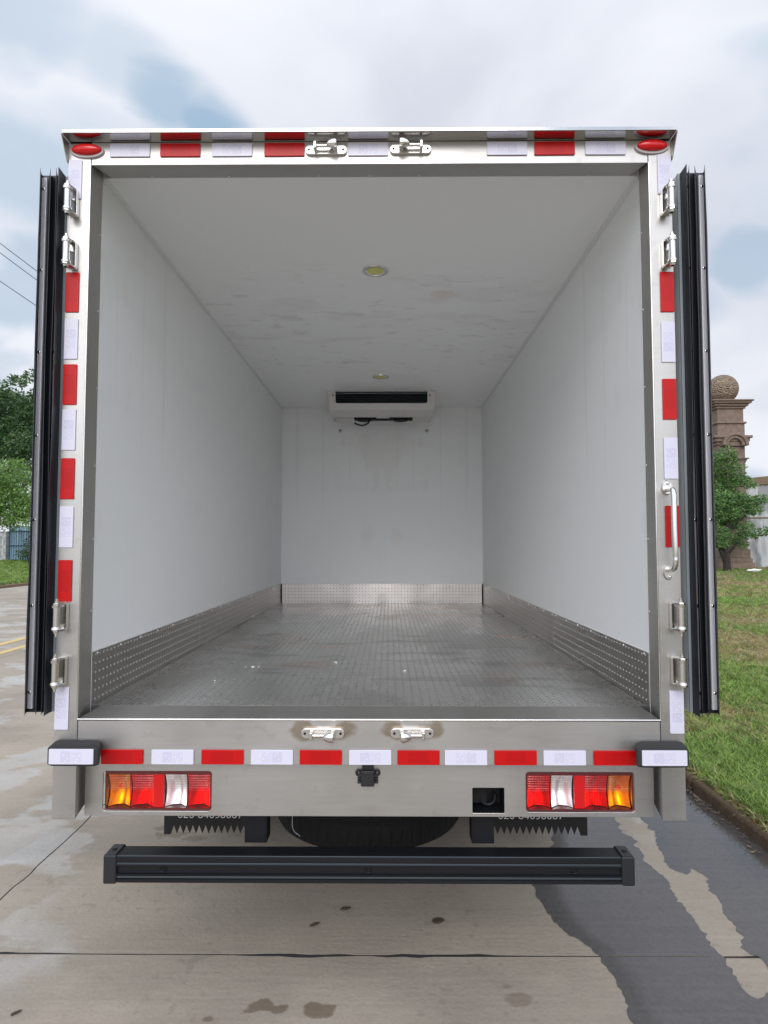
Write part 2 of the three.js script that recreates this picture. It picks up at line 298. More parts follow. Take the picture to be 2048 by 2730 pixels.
function rod(a, b, r, r2 = r, seg = 14) {
  a = V(...a); b = V(...b); const d = b.clone().sub(a), g = new THREE.CylinderGeometry(r2, r, d.length(), seg);
  g.applyQuaternion(new THREE.Quaternion().setFromUnitVectors(V(0, 1, 0), d.clone().normalize())); const c = a.add(b).multiplyScalar(0.5); return g.translate(c.x, c.y, c.z);
}
function shapeOf(pts) { const s = new THREE.Shape(); pts.forEach(([x, y], i) => (i ? s.lineTo(x, y) : s.moveTo(x, y))); s.closePath(); return s; }
function prism(pts, axis, a0, a1, bevel = 0) { // pts: for y (x,z); for x (z,y); for z (x,y)
  const s = shapeOf(axis === 'y' ? pts.map(([x, z]) => [x, -z]) : axis === 'x' ? pts.map(([z, y]) => [-z, y]) : pts);
  const g = new THREE.ExtrudeGeometry(s, { depth: a1 - a0 - 2 * bevel, bevelEnabled: bevel > 0, bevelSize: bevel, bevelThickness: bevel, bevelOffset: -bevel, bevelSegments: 2, curveSegments: 12 });
  g.translate(0, 0, a0 + bevel);
  if (axis === 'y') g.rotateX(-Math.PI / 2); else if (axis === 'x') g.rotateY(Math.PI / 2);
  return boxUV(g);
}
function dotted(parent, name, places, geo, m) { // raised studs: places [x, y, z, nx, ny, nz]
  const im = new THREE.InstancedMesh(geo, m, places.length), q = new THREE.Quaternion(), mm = new THREE.Matrix4();
  places.forEach(([x, y, z, a, b, c], i) => { q.setFromUnitVectors(V(0, 1, 0), V(a, b, c)); im.setMatrixAt(i, mm.compose(V(x, y, z), q, V(1, 1, 1))); });
  im.name = name; im.userData.kind = 'stuff'; shade(im); parent.add(im); return im;
}

// ================================================================== SETTING
struct(part(scene, 'ground', (() => { const g = new THREE.PlaneGeometry(3000, 3000); g.rotateX(-Math.PI / 2); g.translate(0, -0.06, 0); return boxUV(g, 6); })(), M.soil), 'earth under the street and the verges');

// road of cast concrete slabs
const road = new THREE.Group(); road.name = 'road'; struct(road, 'pale grey concrete road of large cast slabs'); scene.add(road);
{
  const xs = [-14.2, -9.8, -5.4, -1.68, 2.05], zs = [11.3, 5.5, -0.31, -6.07, -11.85, -17.6, -23.4, -29.2, -35, -46, -58];
  const edge = (a, b, along, k) => { // ragged slab edge from a to b
    const out = [], n = Math.max(2, Math.round(Math.abs(b - a) / 0.06));
    for (let i = 0; i < n; i++) { const t = a + ((b - a) * i) / n; out.push([t, (fbm2(t * 3.1, along * 7.7, 4, k) - 0.5) * 0.022 + (n2(t * 21, along * 3, k + 9) > 0.85 ? 0.007 : 0)]); }
    return out;
  };
  for (let i = 0; i + 1 < xs.length; i++) for (let j = 0; j + 1 < zs.length; j++) {
    const near = zs[j + 1] > -7 && i >= 2, g = 0.004, x0 = xs[i] + g, x1 = xs[i + 1] - (i === xs.length - 2 ? 0 : g), z0 = zs[j] - g, z1 = zs[j + 1] + g;
    let pts = [[x0, z0], [x1, z0], [x1, z1], [x0, z1]];
    if (near) pts = [...edge(x0, x1, zs[j], 301).map(([t, d]) => [t, z0 - Math.max(0, d)]), ...edge(z0, z1, xs[i + 1], 303).map(([t, d]) => [x1 + (i === 3 ? 0 : d), t]), ...edge(x1, x0, zs[j + 1], 305).map(([t, d]) => [t, z1 + Math.max(0, d)]), ...edge(z1, z0, xs[i], 303).map(([t, d]) => [x0 + (i === 0 ? 0 : d), t])];
    const s = shapeOf(pts.map(([x, z]) => [x, -z])), e = new THREE.ExtrudeGeometry(s, { depth: 0.04, bevelEnabled: false });
    e.rotateX(-Math.PI / 2); e.translate(0, -0.04, 0);
    const b = boxUV(e), uv = b.attributes.uv; for (let q = 0; q < uv.count; q++) uv.setXY(q, (uv.getX(q) + 6) / 12, (uv.getY(q) + 9) / 12);
    part(road, 'concrete_slab', b, M.concrete);
  }
  const bed = new THREE.PlaneGeometry(16.4, 70); bed.rotateX(-Math.PI / 2); bed.translate(-6.1, -0.0012, -23.5); part(road, 'joint_bed', boxUV(bed), M.joint);
}
function strip(pts, y, m, s = 1) { const g = new THREE.ShapeGeometry(shapeOf(pts.map(([x, z]) => [x, -z]))); g.rotateX(-Math.PI / 2); g.translate(0, y, 0); return boxUV(g, s); }
for (const [x, w, label] of [[-6.16, 0.15, 'left one of the two worn yellow lines on the road'], [-5.66, 0.14, 'right one of the two worn yellow lines, nearer the truck']]) {
  const a = [], b = [];
  for (let z = 6; z >= -56; z -= z > -14 ? 0.12 : 2) { a.push([x - w / 2 + 0.03 * (fbm2(z * 5, x, 3, 320) - 0.5), z]); b.push([x + w / 2 + 0.03 * (fbm2(z * 5, x, 3, 330) - 0.5), z]); }
  const o = part(scene, 'yellow_line', strip([...a, ...b.reverse()], 0.004), M.yellow); struct(o, label); o.userData.group = 'yellow road lines';
}
{ // standing water along the kerb, with one dry ridge
  const jag = (pts, k, amp = 0.035, fine = 0.007) => { const out = []; for (let i = 0; i + 1 < pts.length; i++) { const [ax, az] = pts[i], [bx, bz] = pts[i + 1], n = Math.max(1, Math.ceil(Math.hypot(bx - ax, bz - az) / 0.018)); for (let j = 0; j < n; j++) { const x = lerp(ax, bx, j / n), z = lerp(az, bz, j / n); out.push([x + amp * (fbm2(x * 16, z * 16, 4, k) - 0.5) * 2 + fine * (n2(x * 70, z * 70, k + 3) - 0.5) * 2, z + amp * 0.4 * (n2(x * 20, z * 20, k + 5) - 0.5)]); } } out.push(pts[pts.length - 1]); return out; };
  const left = jag([[1.10, -9], [1.02, -5], [1.06, -2.6], [1.03, -1.51], [0.98, -1.36], [0.945, -1.23], [0.80, -0.98], [0.74, -0.84], [0.75, -0.70], [0.765, -0.55], [0.79, -0.47], [0.84, -0.40], [0.89, -0.32], [0.905, -0.19], [0.905, -0.07], [0.89, 0.04], [0.86, 0.5], [0.95, 1.2], [1.0, 2.6]], 340, 0.022);
  const outer = [...left, [2.048, 2.6], [2.048, -9]];
  const ridge = jag([[1.40, -8], [1.39, -3], [1.39, -1.55], [1.38, -1.40], [1.405, -1.28], [1.38, -1.21], [1.375, -1.06], [1.39, -0.9], [1.39, -0.76], [1.38, -0.59], [1.37, -0.42], [1.36, -0.26], [1.352, -0.14], [1.38, -0.08], [1.45, -0.12], [1.51, -0.22], [1.525, -0.3], [1.49, -0.35], [1.53, -0.51], [1.535, -0.62], [1.565, -0.76], [1.60, -0.92], [1.585, -0.99], [1.53, -0.93], [1.49, -0.95], [1.465, -0.99], [1.49, -1.11], [1.50, -1.23], [1.545, -1.37], [1.54, -1.55], [1.55, -3], [1.48, -8], [1.40, -8]], 350, 0.026, 0.011);
  const s = shapeOf(outer.map(([x, z]) => [x, -z])); s.holes.push(new THREE.Path(ridge.map(([x, z]) => new THREE.Vector2(x, -z))));
  for (const [a, b] of [[0.915, 1.352], [1.545, 2.04]]) { const w = [], v = []; for (let x = a; x <= b; x += 0.04) { w.push([x, -0.3075]); v.push([x, -0.3125]); } s.holes.push(new THREE.Path([...w, ...v.reverse()].map(([x, z]) => new THREE.Vector2(x, -z)))); } // the slab joint shows through
  const g = new THREE.ShapeGeometry(s); g.rotateX(-Math.PI / 2); g.translate(0, 0.0015, 0);
  { const p = g.attributes.position, uv = g.attributes.uv; for (let i = 0; i < p.count; i++) uv.setXY(i, (p.getX(i) - 0.6) / 1.5, (p.getZ(i) + 3) / 4); }
  struct(part(scene, 'puddle', g, M.wet), 'shallow puddle along the kerb mirroring the sky');
}
const leafGeo = (() => { const p = [[0, 0, 0], [0.22, 0.5, 0.05], [0, 0.55, -0.02], [-0.22, 0.5, 0.05], [0, 1, -0.12]], pos = []; for (const t of [[0, 1, 2], [0, 2, 3], [1, 4, 2], [2, 4, 3]]) for (const i of t) pos.push(...p[i]); const g = new THREE.BufferGeometry(); g.setAttribute('position', new THREE.Float32BufferAttribute(pos, 3)); g.computeVertexNormals(); g.setAttribute('uv', new THREE.Float32BufferAttribute(new Float32Array(pos.length / 3 * 2), 2)); return g; })();
{ // kerb stones and the two verges
  const kerb = new THREE.Group(); kerb.name = 'kerb'; struct(kerb, 'weathered concrete kerb beside the lawn'); scene.add(kerb);
  for (let z = 4; z > -56; z -= 1.0) { const g = box(2.05, 2.20, -0.05, 0.092, z - 0.99, z, 0.03); const p = g.attributes.position; for (let i = 0; i < p.count; i++) { const x = p.getX(i), y = p.getY(i), zz = p.getZ(i); if (y > 0) p.setXYZ(i, x + 0.05 * (fbm2(zz * 4, y * 9, 3, 371) - 0.5), y + 0.06 * (fbm2(zz * 3.3, x * 9, 3, 373) - 0.6), zz); } part(kerb, 'kerb_stone', g, M.kerb); }
  const hR = (x, z) => 0.10 + 0.035 * (fbm2(x * 1.2, z * 1.2, 3, 381) - 0.5) + 0.30 * sm(-22, -31, z) + 0.25 * sm(10, 30, x) * sm(-14, -26, z);
  const hL = (x, z) => 0.10 + 0.05 * (fbm2(x, z, 3, 383) - 0.5) + 0.45 * sm(-15, -24, x);
  const sheet = (x0, x1, z0, z1, nx, nz, h) => { const g = new THREE.PlaneGeometry(x1 - x0, z1 - z0, nx, nz); g.rotateX(-Math.PI / 2); g.translate((x0 + x1) / 2, 0, (z0 + z1) / 2); const p = g.attributes.position; for (let i = 0; i < p.count; i++) p.setY(i, h(p.getX(i), p.getZ(i))); g.computeVertexNormals(); return boxUV(g, 6); };
  struct(part(scene, 'lawn', sheet(2.19, 60, -70, 8, 200, 240, hR), M.soil), 'patchy lawn on the right behind the kerb');
  struct(part(scene, 'grass_bank', sheet(-70, -14.2, -90, 8, 60, 90, hL), M.soil), 'grassy bank beyond the far side of the road');
  struct(part(scene, 'far_kerb', box(-14.2, -14.05, -0.03, 0.1, -58, 8, 0.02), M.kerb), 'low kerb on the far side of the road');
  // grass
  { // fallen leaves washed up along the kerb
    const g = leafGeo, n = 900, im = new THREE.InstancedMesh(g, M.blade, n), mm = new THREE.Matrix4(), q = new THREE.Quaternion(), e = new THREE.Euler(), tones = [C(0.16, 0.11, 0.06), C(0.10, 0.065, 0.035), C(0.24, 0.18, 0.09), C(0.07, 0.05, 0.03)];
    for (let i = 0; i < n; i++) { const z = rr(-9, 0.9), onTop = rnd() < 0.45, x = onTop ? rr(2.05, 2.24) : 2.05 - Math.abs(gauss()) * 0.05, L = rr(0.018, 0.05); e.set(rr(1.25, 1.85), rr(0, 6.28), rr(-.4, .4)); e.order = 'YXZ'; im.setMatrixAt(i, mm.compose(V(x, onTop ? rr(0.085, 0.115) : rr(0.004, 0.018), z), q.setFromEuler(e), V(L * 0.9, L, L))); im.setColorAt(i, tones[i % 4].clone().multiplyScalar(rr(0.7, 1.3))); }
    im.name = 'leaf_litter'; im.userData = { kind: 'stuff', label: 'brown fallen leaves washed up along the kerb', category: 'leaves' }; shade(im); scene.add(im);
  }
  const bladeGeo = (() => { // a tuft of seven bent blades, one metre high
    const pos = [], nor = [];
    for (let k = 0; k < 7; k++) {
      const a = rr(0, 6.283), lean = rr(0.25, 1.1), w = rr(0.045, 0.085), ca = Math.cos(a), sa = Math.sin(a), ox = rr(-.25, .25), oz = rr(-.25, .25), hgt = rr(0.6, 1);
      const P = (t, s) => { const out = lean * t * t; return [ox + ca * out - sa * s * w * (1 - t), hgt * t * (1 - 0.3 * lean * t), oz + sa * out + ca * s * w * (1 - t)]; };
      const q = [P(0, -1), P(0, 1), P(0.55, -1), P(0.55, 1), P(1, 0)];
      for (const t of [[0, 1, 2], [1, 3, 2], [2, 3, 4]]) for (const i of t) pos.push(...q[i]);
    }
    const g = new THREE.BufferGeometry(); g.setAttribute('position', new THREE.Float32BufferAttribute(pos, 3)); g.computeVertexNormals(); g.setAttribute('uv', new THREE.Float32BufferAttribute(new Float32Array(pos.length / 3 * 2), 2)); return g;
  })();
  const greens = [C(0.20, 0.32, 0.05), C(0.27, 0.38, 0.07), C(0.14, 0.25, 0.04), C(0.31, 0.39, 0.10)], straws = [C(0.36, 0.31, 0.12), C(0.30, 0.23, 0.10), C(0.44, 0.38, 0.20)];
  const field = (name, label, n, place, hgt, dry) => {
    const im = new THREE.InstancedMesh(bladeGeo, M.blade, n), mm = new THREE.Matrix4(), q = new THREE.Quaternion(), e = new THREE.Euler();
    for (let i = 0; i < n; i++) {
      const [x, y, z, s = 1] = place(), brown = fbm2(x * 0.55 + 4, z * 0.55, 4, 391), d = sm(0.36, 0.62, brown + dry(x, z) + rr(-0.12, 0.12)), hh = rr(hgt[0], hgt[1]) * s;
      e.set(rr(-.5, .5) * (1 + d), rr(0, 6.283), rr(-.5, .5) * (1 + d)); im.setMatrixAt(i, mm.compose(V(x, y - 0.004, z), q.setFromEuler(e), V(hh * 1.1, hh * lerp(1, 0.6, d), hh * 1.1)));
      const c = (rnd() < d ? straws : greens)[Math.floor(rnd() * (rnd() < d ? 3 : 3.99)) % 3].clone().multiplyScalar(rr(0.7, 1.25)); im.setColorAt(i, c);
    }
    im.name = name; im.userData = { kind: 'stuff', label, category: 'grass' }; shade(im); scene.add(im);
  };
  field('lawn_grass', 'short patchy green and straw coloured grass on the right lawn', 62000, () => { const z = -0.4 - Math.pow(rnd(), 1.6) * 12, x = 2.13 + rnd() * (1.2 - 0.75 * z); return [x, Math.max(0.10, hR(x, z)), z]; }, [0.045, 0.085], (x, z) => (x < 2.9 ? -0.13 : -0.02) - 0.06 * sm(-5, -3, z));
  field('kerb_grass', 'long grass creeping over the edge of the kerb', 3000, () => { const z = rr(-8, 0.8), x = 2.09 + Math.pow(rnd(), 1.2) * 0.18; return [x, x > 2.2 ? 0.1 : 0.085, z]; }, [0.04, 0.085], () => 0.04);
  field('far_lawn_grass', 'yellowish grass of the lawn in front of the gateway', 36000, () => { const z = -11 - Math.pow(rnd(), 1.3) * 20, x = 4 + rnd() * (3 - 0.62 * z); return [x, hR(x, z), z]; }, [0.07, 0.15], (x, z) => 0.04 - 0.14 * sm(-22, -29, z));
  field('bank_grass', 'fresh green grass on the bank across the road', 16000, () => { const z = -18 - rnd() * 22, x = -14.3 - rnd() * 11; return [x, hL(x, z), z]; }, [0.10, 0.24], () => -0.35);
}

// ================================================================== BACKGROUND
function limb(list, pts, r0, r1) { for (let i = 0; i + 1 < pts.length; i++) { const n = pts.length - 1; list.push(rod(pts[i], pts[i + 1], lerp(r0, r1, i / n), lerp(r0, r1, (i + 1) / n), 9)); if (i) { const s = new THREE.SphereGeometry(lerp(r0, r1, i / n), 8, 6); s.translate(...pts[i]); list.push(s); } } }
function crown(parent, clumps, perVolume, size, colors) {
  const put = [];
  for (const [x, y, z, r, k = 1, flat = 0.75] of clumps) {
    const n = Math.round(perVolume * r * r * k);
    for (let i = 0; i < n; i++) { let a = V(gauss(), gauss(), gauss()).normalize(); const t = r * Math.pow(rnd(), 0.45) * (0.82 + 0.36 * fbm3(a.x * 2 + x, a.y * 2 + y, a.z * 2, 3)); put.push([x + a.x * t, y + a.y * t * flat, z + a.z * t, a]); }
  }
  const im = new THREE.InstancedMesh(leafGeo, M.leaf, put.length), mm = new THREE.Matrix4(), q = new THREE.Quaternion();
  put.forEach(([x, y, z, a], i) => {
    const d = V(a.x * 0.8 + gauss() * 0.5, a.y * 0.3 + gauss() * 0.4 - 0.15, a.z * 0.8 + gauss() * 0.5).normalize(); q.setFromUnitVectors(V(0, 1, 0), d).multiply(new THREE.Quaternion().setFromAxisAngle(V(0, 1, 0), rr(0, 6.28)));
    const s = size * rr(0.65, 1.3); im.setMatrixAt(i, mm.compose(V(x, y, z), q, V(s, s, s)));
    im.setColorAt(i, colors[Math.floor(rnd() * colors.length)].clone().multiplyScalar(rr(0.7, 1.25)));
  });
  im.name = 'crown'; im.userData.kind = 'stuff'; shade(im); parent.add(im); return im;
}
{ // large dark tree at the left edge
  const t = thing('broadleaf_tree', 'tall dark green tree at the left edge of the photo behind the brighter tree', 'tree', [-28.5, 0.5, -43.5]), w = [];
  limb(w, [[0, -0.6, 0], [0.1, 2, 0], [0.3, 4.5, 0.2]], 0.42, 0.30); limb(w, [[0.3, 4.4, 0.2], [1.6, 7, 0.5], [2.7, 10.5, 0.3], [2.9, 13.2, 0.2]], 0.28, 0.05); limb(w, [[0.2, 4.2, 0.2], [-1.6, 7, 0.2], [-2.4, 10, 0]], 0.24, 0.07); limb(w, [[0.2, 3.6, 0.2], [2.6, 5.2, 1], [4.4, 6.4, 1.2]], 0.2, 0.06);
  part(t, 'trunk', w, M.bark);
  const cl = [];
  for (let i = 0; i < 44; i++) { const a = rr(0, 6.283), h = Math.pow(rnd(), 0.8); cl.push([Math.cos(a) * rr(1.5, 5.0) * (1 - 0.45 * h), 4.2 + h * 8, Math.sin(a) * rr(1, 4.2) * (1 - 0.4 * h), rr(0.75, 1.5)]); }
  for (const [x, y, r] of [[3.3, 13.6, .42], [3.05, 13.1, .5], [2.5, 12.6, .6], [2.0, 12.9, .3], [3.6, 11.9, .7], [4.6, 11.5, .8], [4.9, 10.6, 1.0], [3.2, 10.6, 1.1], [4.2, 9.4, 1.1], [5.0, 8.6, 1.0], [3.2, 8.2, 1.2], [4.4, 7.2, 1.1], [3.4, 6.4, 1.2], [5.0, 6.2, .9], [2.0, 9.2, 1.3], [2.2, 11.2, 1.1], [1.0, 12.0, 1.0], [5.4, 9.9, .7]]) cl.push([x, y, 1.2 + rr(-1, 1), r]);
  crown(t, cl, 560, 0.25, [C(0.075, 0.17, 0.055), C(0.095, 0.20, 0.058), C(0.055, 0.125, 0.045), C(0.13, 0.25, 0.075)]);
}
{ // brighter, lower tree in front of it
  const t = thing('young_tree', 'bright green bushy tree at the left edge in front of the tall dark tree', 'tree', [-22.6, 0.4, -33.8]), w = [];
  limb(w, [[0, -0.4, 0], [0.05, 1.3, 0], [0.2, 2.6, 0]], 0.16, 0.11); limb(w, [[0.1, 2.3, 0], [1.1, 3.8, 0.3], [1.6, 5, 0.2]], 0.09, 0.03); limb(w, [[0.1, 2.2, 0], [-0.9, 3.9, 0]], 0.09, 0.04);
  part(t, 'trunk', w, M.bark);
  const cl = []; for (let i = 0; i < 30; i++) { const a = rr(0, 6.283), h = rnd(); cl.push([Math.cos(a) * rr(0.4, 2.3) * (1 - 0.35 * h), 2.2 + h * 3.6, Math.sin(a) * rr(0.4, 2.0), rr(0.42, 0.8)]); }
  for (const [x, y, r] of [[1.9, 5.6, .6], [2.3, 4.9, .7], [2.5, 4.0, .7], [2.4, 3.2, .65], [1.6, 2.7, .6], [0.4, 5.5, .6], [0.9, 4.6, .8], [1.5, 3.7, .8], [0.6, 3.2, .7], [2.6, 2.4, .4]]) cl.push([x, y, 0.8, r]);
  crown(t, cl, 900, 0.17, [C(0.20, 0.37, 0.07), C(0.16, 0.31, 0.06), C(0.25, 0.42, 0.09), C(0.11, 0.22, 0.05)]);
}
{ // shrub beside the blue gate
  const t = thing('shrub', 'small leafy green shrub beside the blue gate', 'shrub', [-21.6, 0.5, -36.0]), w = [];
  limb(w, [[0, -0.2, 0], [0.1, 0.6, 0], [0.2, 1.1, 0.1]], 0.04, 0.02); limb(w, [[0, 0.1, 0], [-0.2, 0.9, 0.1]], 0.03, 0.015); part(t, 'stem', w, M.bark);
  crown(t, [[0.1, 0.6, 0, .55], [0.25, 1.2, 0, .5], [-0.3, 0.5, 0.2, .4], [0.5, 0.7, 0.1, .45], [0.3, 1.6, 0, .3]], 900, 0.14, [C(0.07, 0.15, 0.03), C(0.10, 0.19, 0.035), C(0.045, 0.09, 0.02)]).name = 'foliage';
}
{ // blue sheet gate with bars
  const t = thing('blue_gate', 'blue sheet metal gate with dark bars beyond the road', 'gate', [-23.95, 0.5, -37.9]);
  part(t, 'gate_frame', [box(0, 0.07, 0, 2.3, -0.03, 0.05), box(1.93, 2.0, 0, 2.3, -0.03, 0.05), box(0.07, 1.93, 1.9, 1.97, 0.005, 0.05), box(0.07, 1.93, 0.1, 0.17, 0.005, 0.05), box(0.07, 1.93, 1.0, 1.06, 0.005, 0.05)], M.blueBar);
  for (let i = 0; i < 4; i++) part(t, 'sheet_panel', box(0.075 + i * 0.465, 0.525 + i * 0.465, 0.05, 2.28, -0.02, 0.0, 0.006), M.blueSheet);
  for (let i = 0; i < 12; i++) part(t, 'bar', rod([0.18 + i * 0.155, 0.02, 0.06], [0.18 + i * 0.155, 2.0, 0.06], 0.014, 0.014, 8), M.blueBar);
  const p = thing('gate_post', 'pale rendered pier left of the blue gate', 'gate post', [-24.35, 0.45, -37.9]);
  part(p, 'shaft', box(-0.22, 0.32, -0.2, 1.9, -0.2, 0.2, 0.02), M.plaster); part(p, 'cap', box(-0.27, 0.37, 1.9, 1.99, -0.25, 0.25, 0.02), M.plaster);
  const b = thing('brick_hut', 'dark red low hut left of the pale pier', 'hut', [-25.4, 0.4, -38.4]);
  part(b, 'wall', box(-1.2, 0.75, 0, 1.55, -0.8, 0.2), M.redBrick); part(b, 'roof', box(-1.35, 0.82, 1.55, 1.72, -0.95, 0.38, 0.03), M.redBrick); part(b, 'door', box(0.1, 0.6, 0.0, 1.3, 0.2, 0.23), M.blueBar);
}
{ // gateway pier with a carved ball, right
  const t = thing('gate_pier', 'tall brown stone gate pier with an arched moulding under a carved ball', 'gate pier', [16.9, 0.05, -29.6]); t.scale.setScalar(1.062);
  const W = 0.62, ring = (y0, y1, w, b = 0.03) => box(-w, w, y0, y1, -w, w, b);
  part(t, 'plinth', [ring(-0.5, 0.65, W + 0.20), ring(0.65, 0.85, W + 0.14), ring(0.85, 1.25, W + 0.08)], M.stone);
  part(t, 'shaft', [ring(1.25, 6.2, W, 0.02), box(-W + 0.14, W - 0.14, 1.5, 5.3, W - 0.02, W + 0.05, 0.02)], M.stone);
  part(t, 'string_moulding', [ring(5.32, 5.40, W + 0.06), ring(5.40, 5.46, W + 0.13), ring(5.24, 5.32, W + 0.03)], M.stone);
  const arch = (r0, r1, y, d) => { const s = new THREE.Shape(); s.absarc(0, 0, r1, 0, Math.PI, false); s.absarc(0, 0, r0, Math.PI, 0, true); const g = new THREE.ExtrudeGeometry(s, { depth: d, bevelEnabled: true, bevelSize: 0.02, bevelThickness: 0.02, bevelSegments: 1, curveSegments: 20 }); g.translate(0.04, y, W - 0.01); return boxUV(g); };
  part(t, 'arch_moulding', [ring(6.06, 6.20, W + 0.07), ring(6.20, 6.36, W + 0.16), ring(6.36, 6.48, W + 0.25), arch(0.01, 0.34, 6.02, 0.10), arch(0.33, 0.47, 6.02, 0.26), arch(0.47, 0.57, 6.02, 0.34)], M.stone);
  part(t, 'frieze', [ring(6.48, 7.05, W + 0.01, 0.02), ring(7.05, 7.14, W + 0.08), ring(7.14, 7.75, W - 0.02, 0.02)], M.stone);
  part(t, 'cornice', [ring(7.75, 7.86, W + 0.06), ring(7.86, 7.97, W + 0.15), ring(7.97, 8.06, W + 0.25), ring(8.06, 8.14, W + 0.32)], M.stone);
  const s = new THREE.SphereGeometry(0.69, 64, 40); s.translate(-0.02, 8.80, 0); part(t, 'carved_ball', s, M.carved);
  part(t, 'ball_base', [rod([-0.02, 8.13, 0], [-0.02, 8.24, 0], 0.42, 0.36, 24)], M.stone);
}
{ // rendered wall with coping
  const t = thing('boundary_wall', 'stained white rendered wall with brown coping right of the gate pier', 'wall', [17.9, 0.2, -30.2]); t.rotation.y = -0.35; t.scale.y = 1.15;
  part(t, 'wall_face', boxUV(box(0, 9, -0.4, 3.75, -0.2, 0.2), 5), M.plaster);
  part(t, 'wall_band', box(0, 9, 2.35, 2.41, 0.19, 0.225), M.coping);
  part(t, 'coping', prism([[0, 3.75], [9, 4.3], [9, 4.72], [0, 4.1]], 'z', -0.3, 0.32, 0.02), M.coping);
  part(t, 'upper_wall', prism([[0, 3.7], [9, 3.7], [9, 4.3], [0, 3.75]], 'z', -0.195, 0.195), M.plaster);
}
{ // small trained tree in front of the gateway
  const t = thing('garden_tree', 'small dark trunked tree with layered foliage in front of the gate pier', 'tree', [15.85, 0.12, -27.7]), w = [];
  limb(w, [[0.02, -0.3, 0], [0.02, 0.6, 0], [-0.08, 1.3, 0.05], [0.12, 2.3, 0], [0.16, 3.3, 0]], 0.20, 0.08); limb(w, [[-0.05, 0.7, 0], [-0.35, 1.3, 0.1], [-0.9, 1.8, 0.1]], 0.12, 0.05); limb(w, [[0.05, 1.0, 0], [0.42, 1.5, 0.1], [0.62, 2.1, 0.1]], 0.07, 0.03); limb(w, [[0.1, 2.1, 0], [0.7, 2.7, 0.2], [1.1, 3.2, 0.2], [1.6, 3.4, .2]], 0.06, 0.02); limb(w, [[0.1, 2.6, 0], [-0.6, 3.4, 0.1]], 0.06, 0.03); limb(w, [[0.16, 3.2, 0], [0.1, 4.6, 0], [0, 5.6, 0]], 0.07, 0.02); limb(w, [[0.5, 1.9, 0.1], [1.4, 1.9, 0.3], [2.2, 2.0, 0.3]], 0.04, 0.015);
  part(t, 'trunk', w, M.bark);
  const cl = []; // positions in metres about the foot of the trunk
  for (const [x, y, r] of [[0.0, 5.75, .42], [-0.5, 5.55, .5], [0.25, 5.45, .4], [0.4, 5.1, .42], [-0.2, 5.0, .6], [-0.8, 4.9, .6], [0.75, 4.55, .45], [0.35, 4.4, .55], [-0.3, 4.3, .65], [-0.9, 4.2, .7], [1.0, 4.25, .28], [0.2, 3.75, .6], [-0.5, 3.6, .7], [0.75, 3.6, .5], [1.25, 3.5, .5], [1.65, 3.6, .42], [0.85, 3.05, .5], [1.35, 3.1, .4], [-0.1, 3.0, .6], [-0.7, 2.8, .7], [0.3, 2.6, .4], [0.75, 2.3, .42], [0.55, 1.85, .34], [0.9, 1.95, .3], [-0.6, 2.0, .6], [0.35, 1.55, .33], [0.7, 1.5, .26], [-0.35, 1.55, .4], [1.5, 1.95, .26], [1.9, 2.1, .3], [2.3, 2.0, .32], [2.6, 2.15, .25]]) cl.push([x, y, rr(-0.3, 0.4), r, 1.15, 0.62]);
  for (let i = 0; i < 12; i++) cl.push([rr(-1.4, 0.8), rr(2.4, 5.2), rr(-1.2, -0.2), rr(0.4, 0.6)]);
  crown(t, cl, 1500, 0.13, [C(0.11, 0.25, 0.07), C(0.17, 0.33, 0.075), C(0.07, 0.17, 0.06), C(0.22, 0.38, 0.09)]);
}
for (const [x, z, s, label] of [[16.85, -27.2, 1, 'crumpled white litter on the grass right of the small tree'], [18.15, -27.4, 0.9, 'white litter lying on the grass below the stained wall']]) {
  const g = new THREE.IcosahedronGeometry(1, 2), p = g.attributes.position; for (let i = 0; i < p.count; i++) { const k = 0.7 + 0.6 * n3(p.getX(i) * 3 + x, p.getY(i) * 3, p.getZ(i) * 3); p.setXYZ(i, p.getX(i) * k * 0.30 * s, p.getY(i) * k * 0.07 * s, p.getZ(i) * k * 0.12 * s); } g.computeVertexNormals();
  const o = part(scene, 'litter', g, M.paper); o.position.set(x, 0.42, z); tag(o, label, 'litter');
}
[[12.29, 11.19, 'uppermost of the three thin wires in the left sky'], [11.954, 10.86, 'middle one of the three thin wires in the left sky'], [10.948, 9.942, 'lowest of the three thin wires in the left sky']].forEach(([y0, y1, label]) => {
  const pts = []; for (let i = -14; i <= 16; i++) { const t = i / 2; pts.push(V(-13.737 + 1.48 * t, y0 + (y1 - y0) * t + 0.004 * (t * t - t), -19.74 - 1.1 * t)); }
  tag(part(scene, 'power_line', new THREE.TubeGeometry(new THREE.CatmullRomCurve3(pts), 60, 0.013, 5), M.wire), label, 'wire');
});

// ================================================================== THE TRUCK
const truck = thing('box_truck', 'white insulated box truck seen from behind with both rear doors folded open', 'truck');
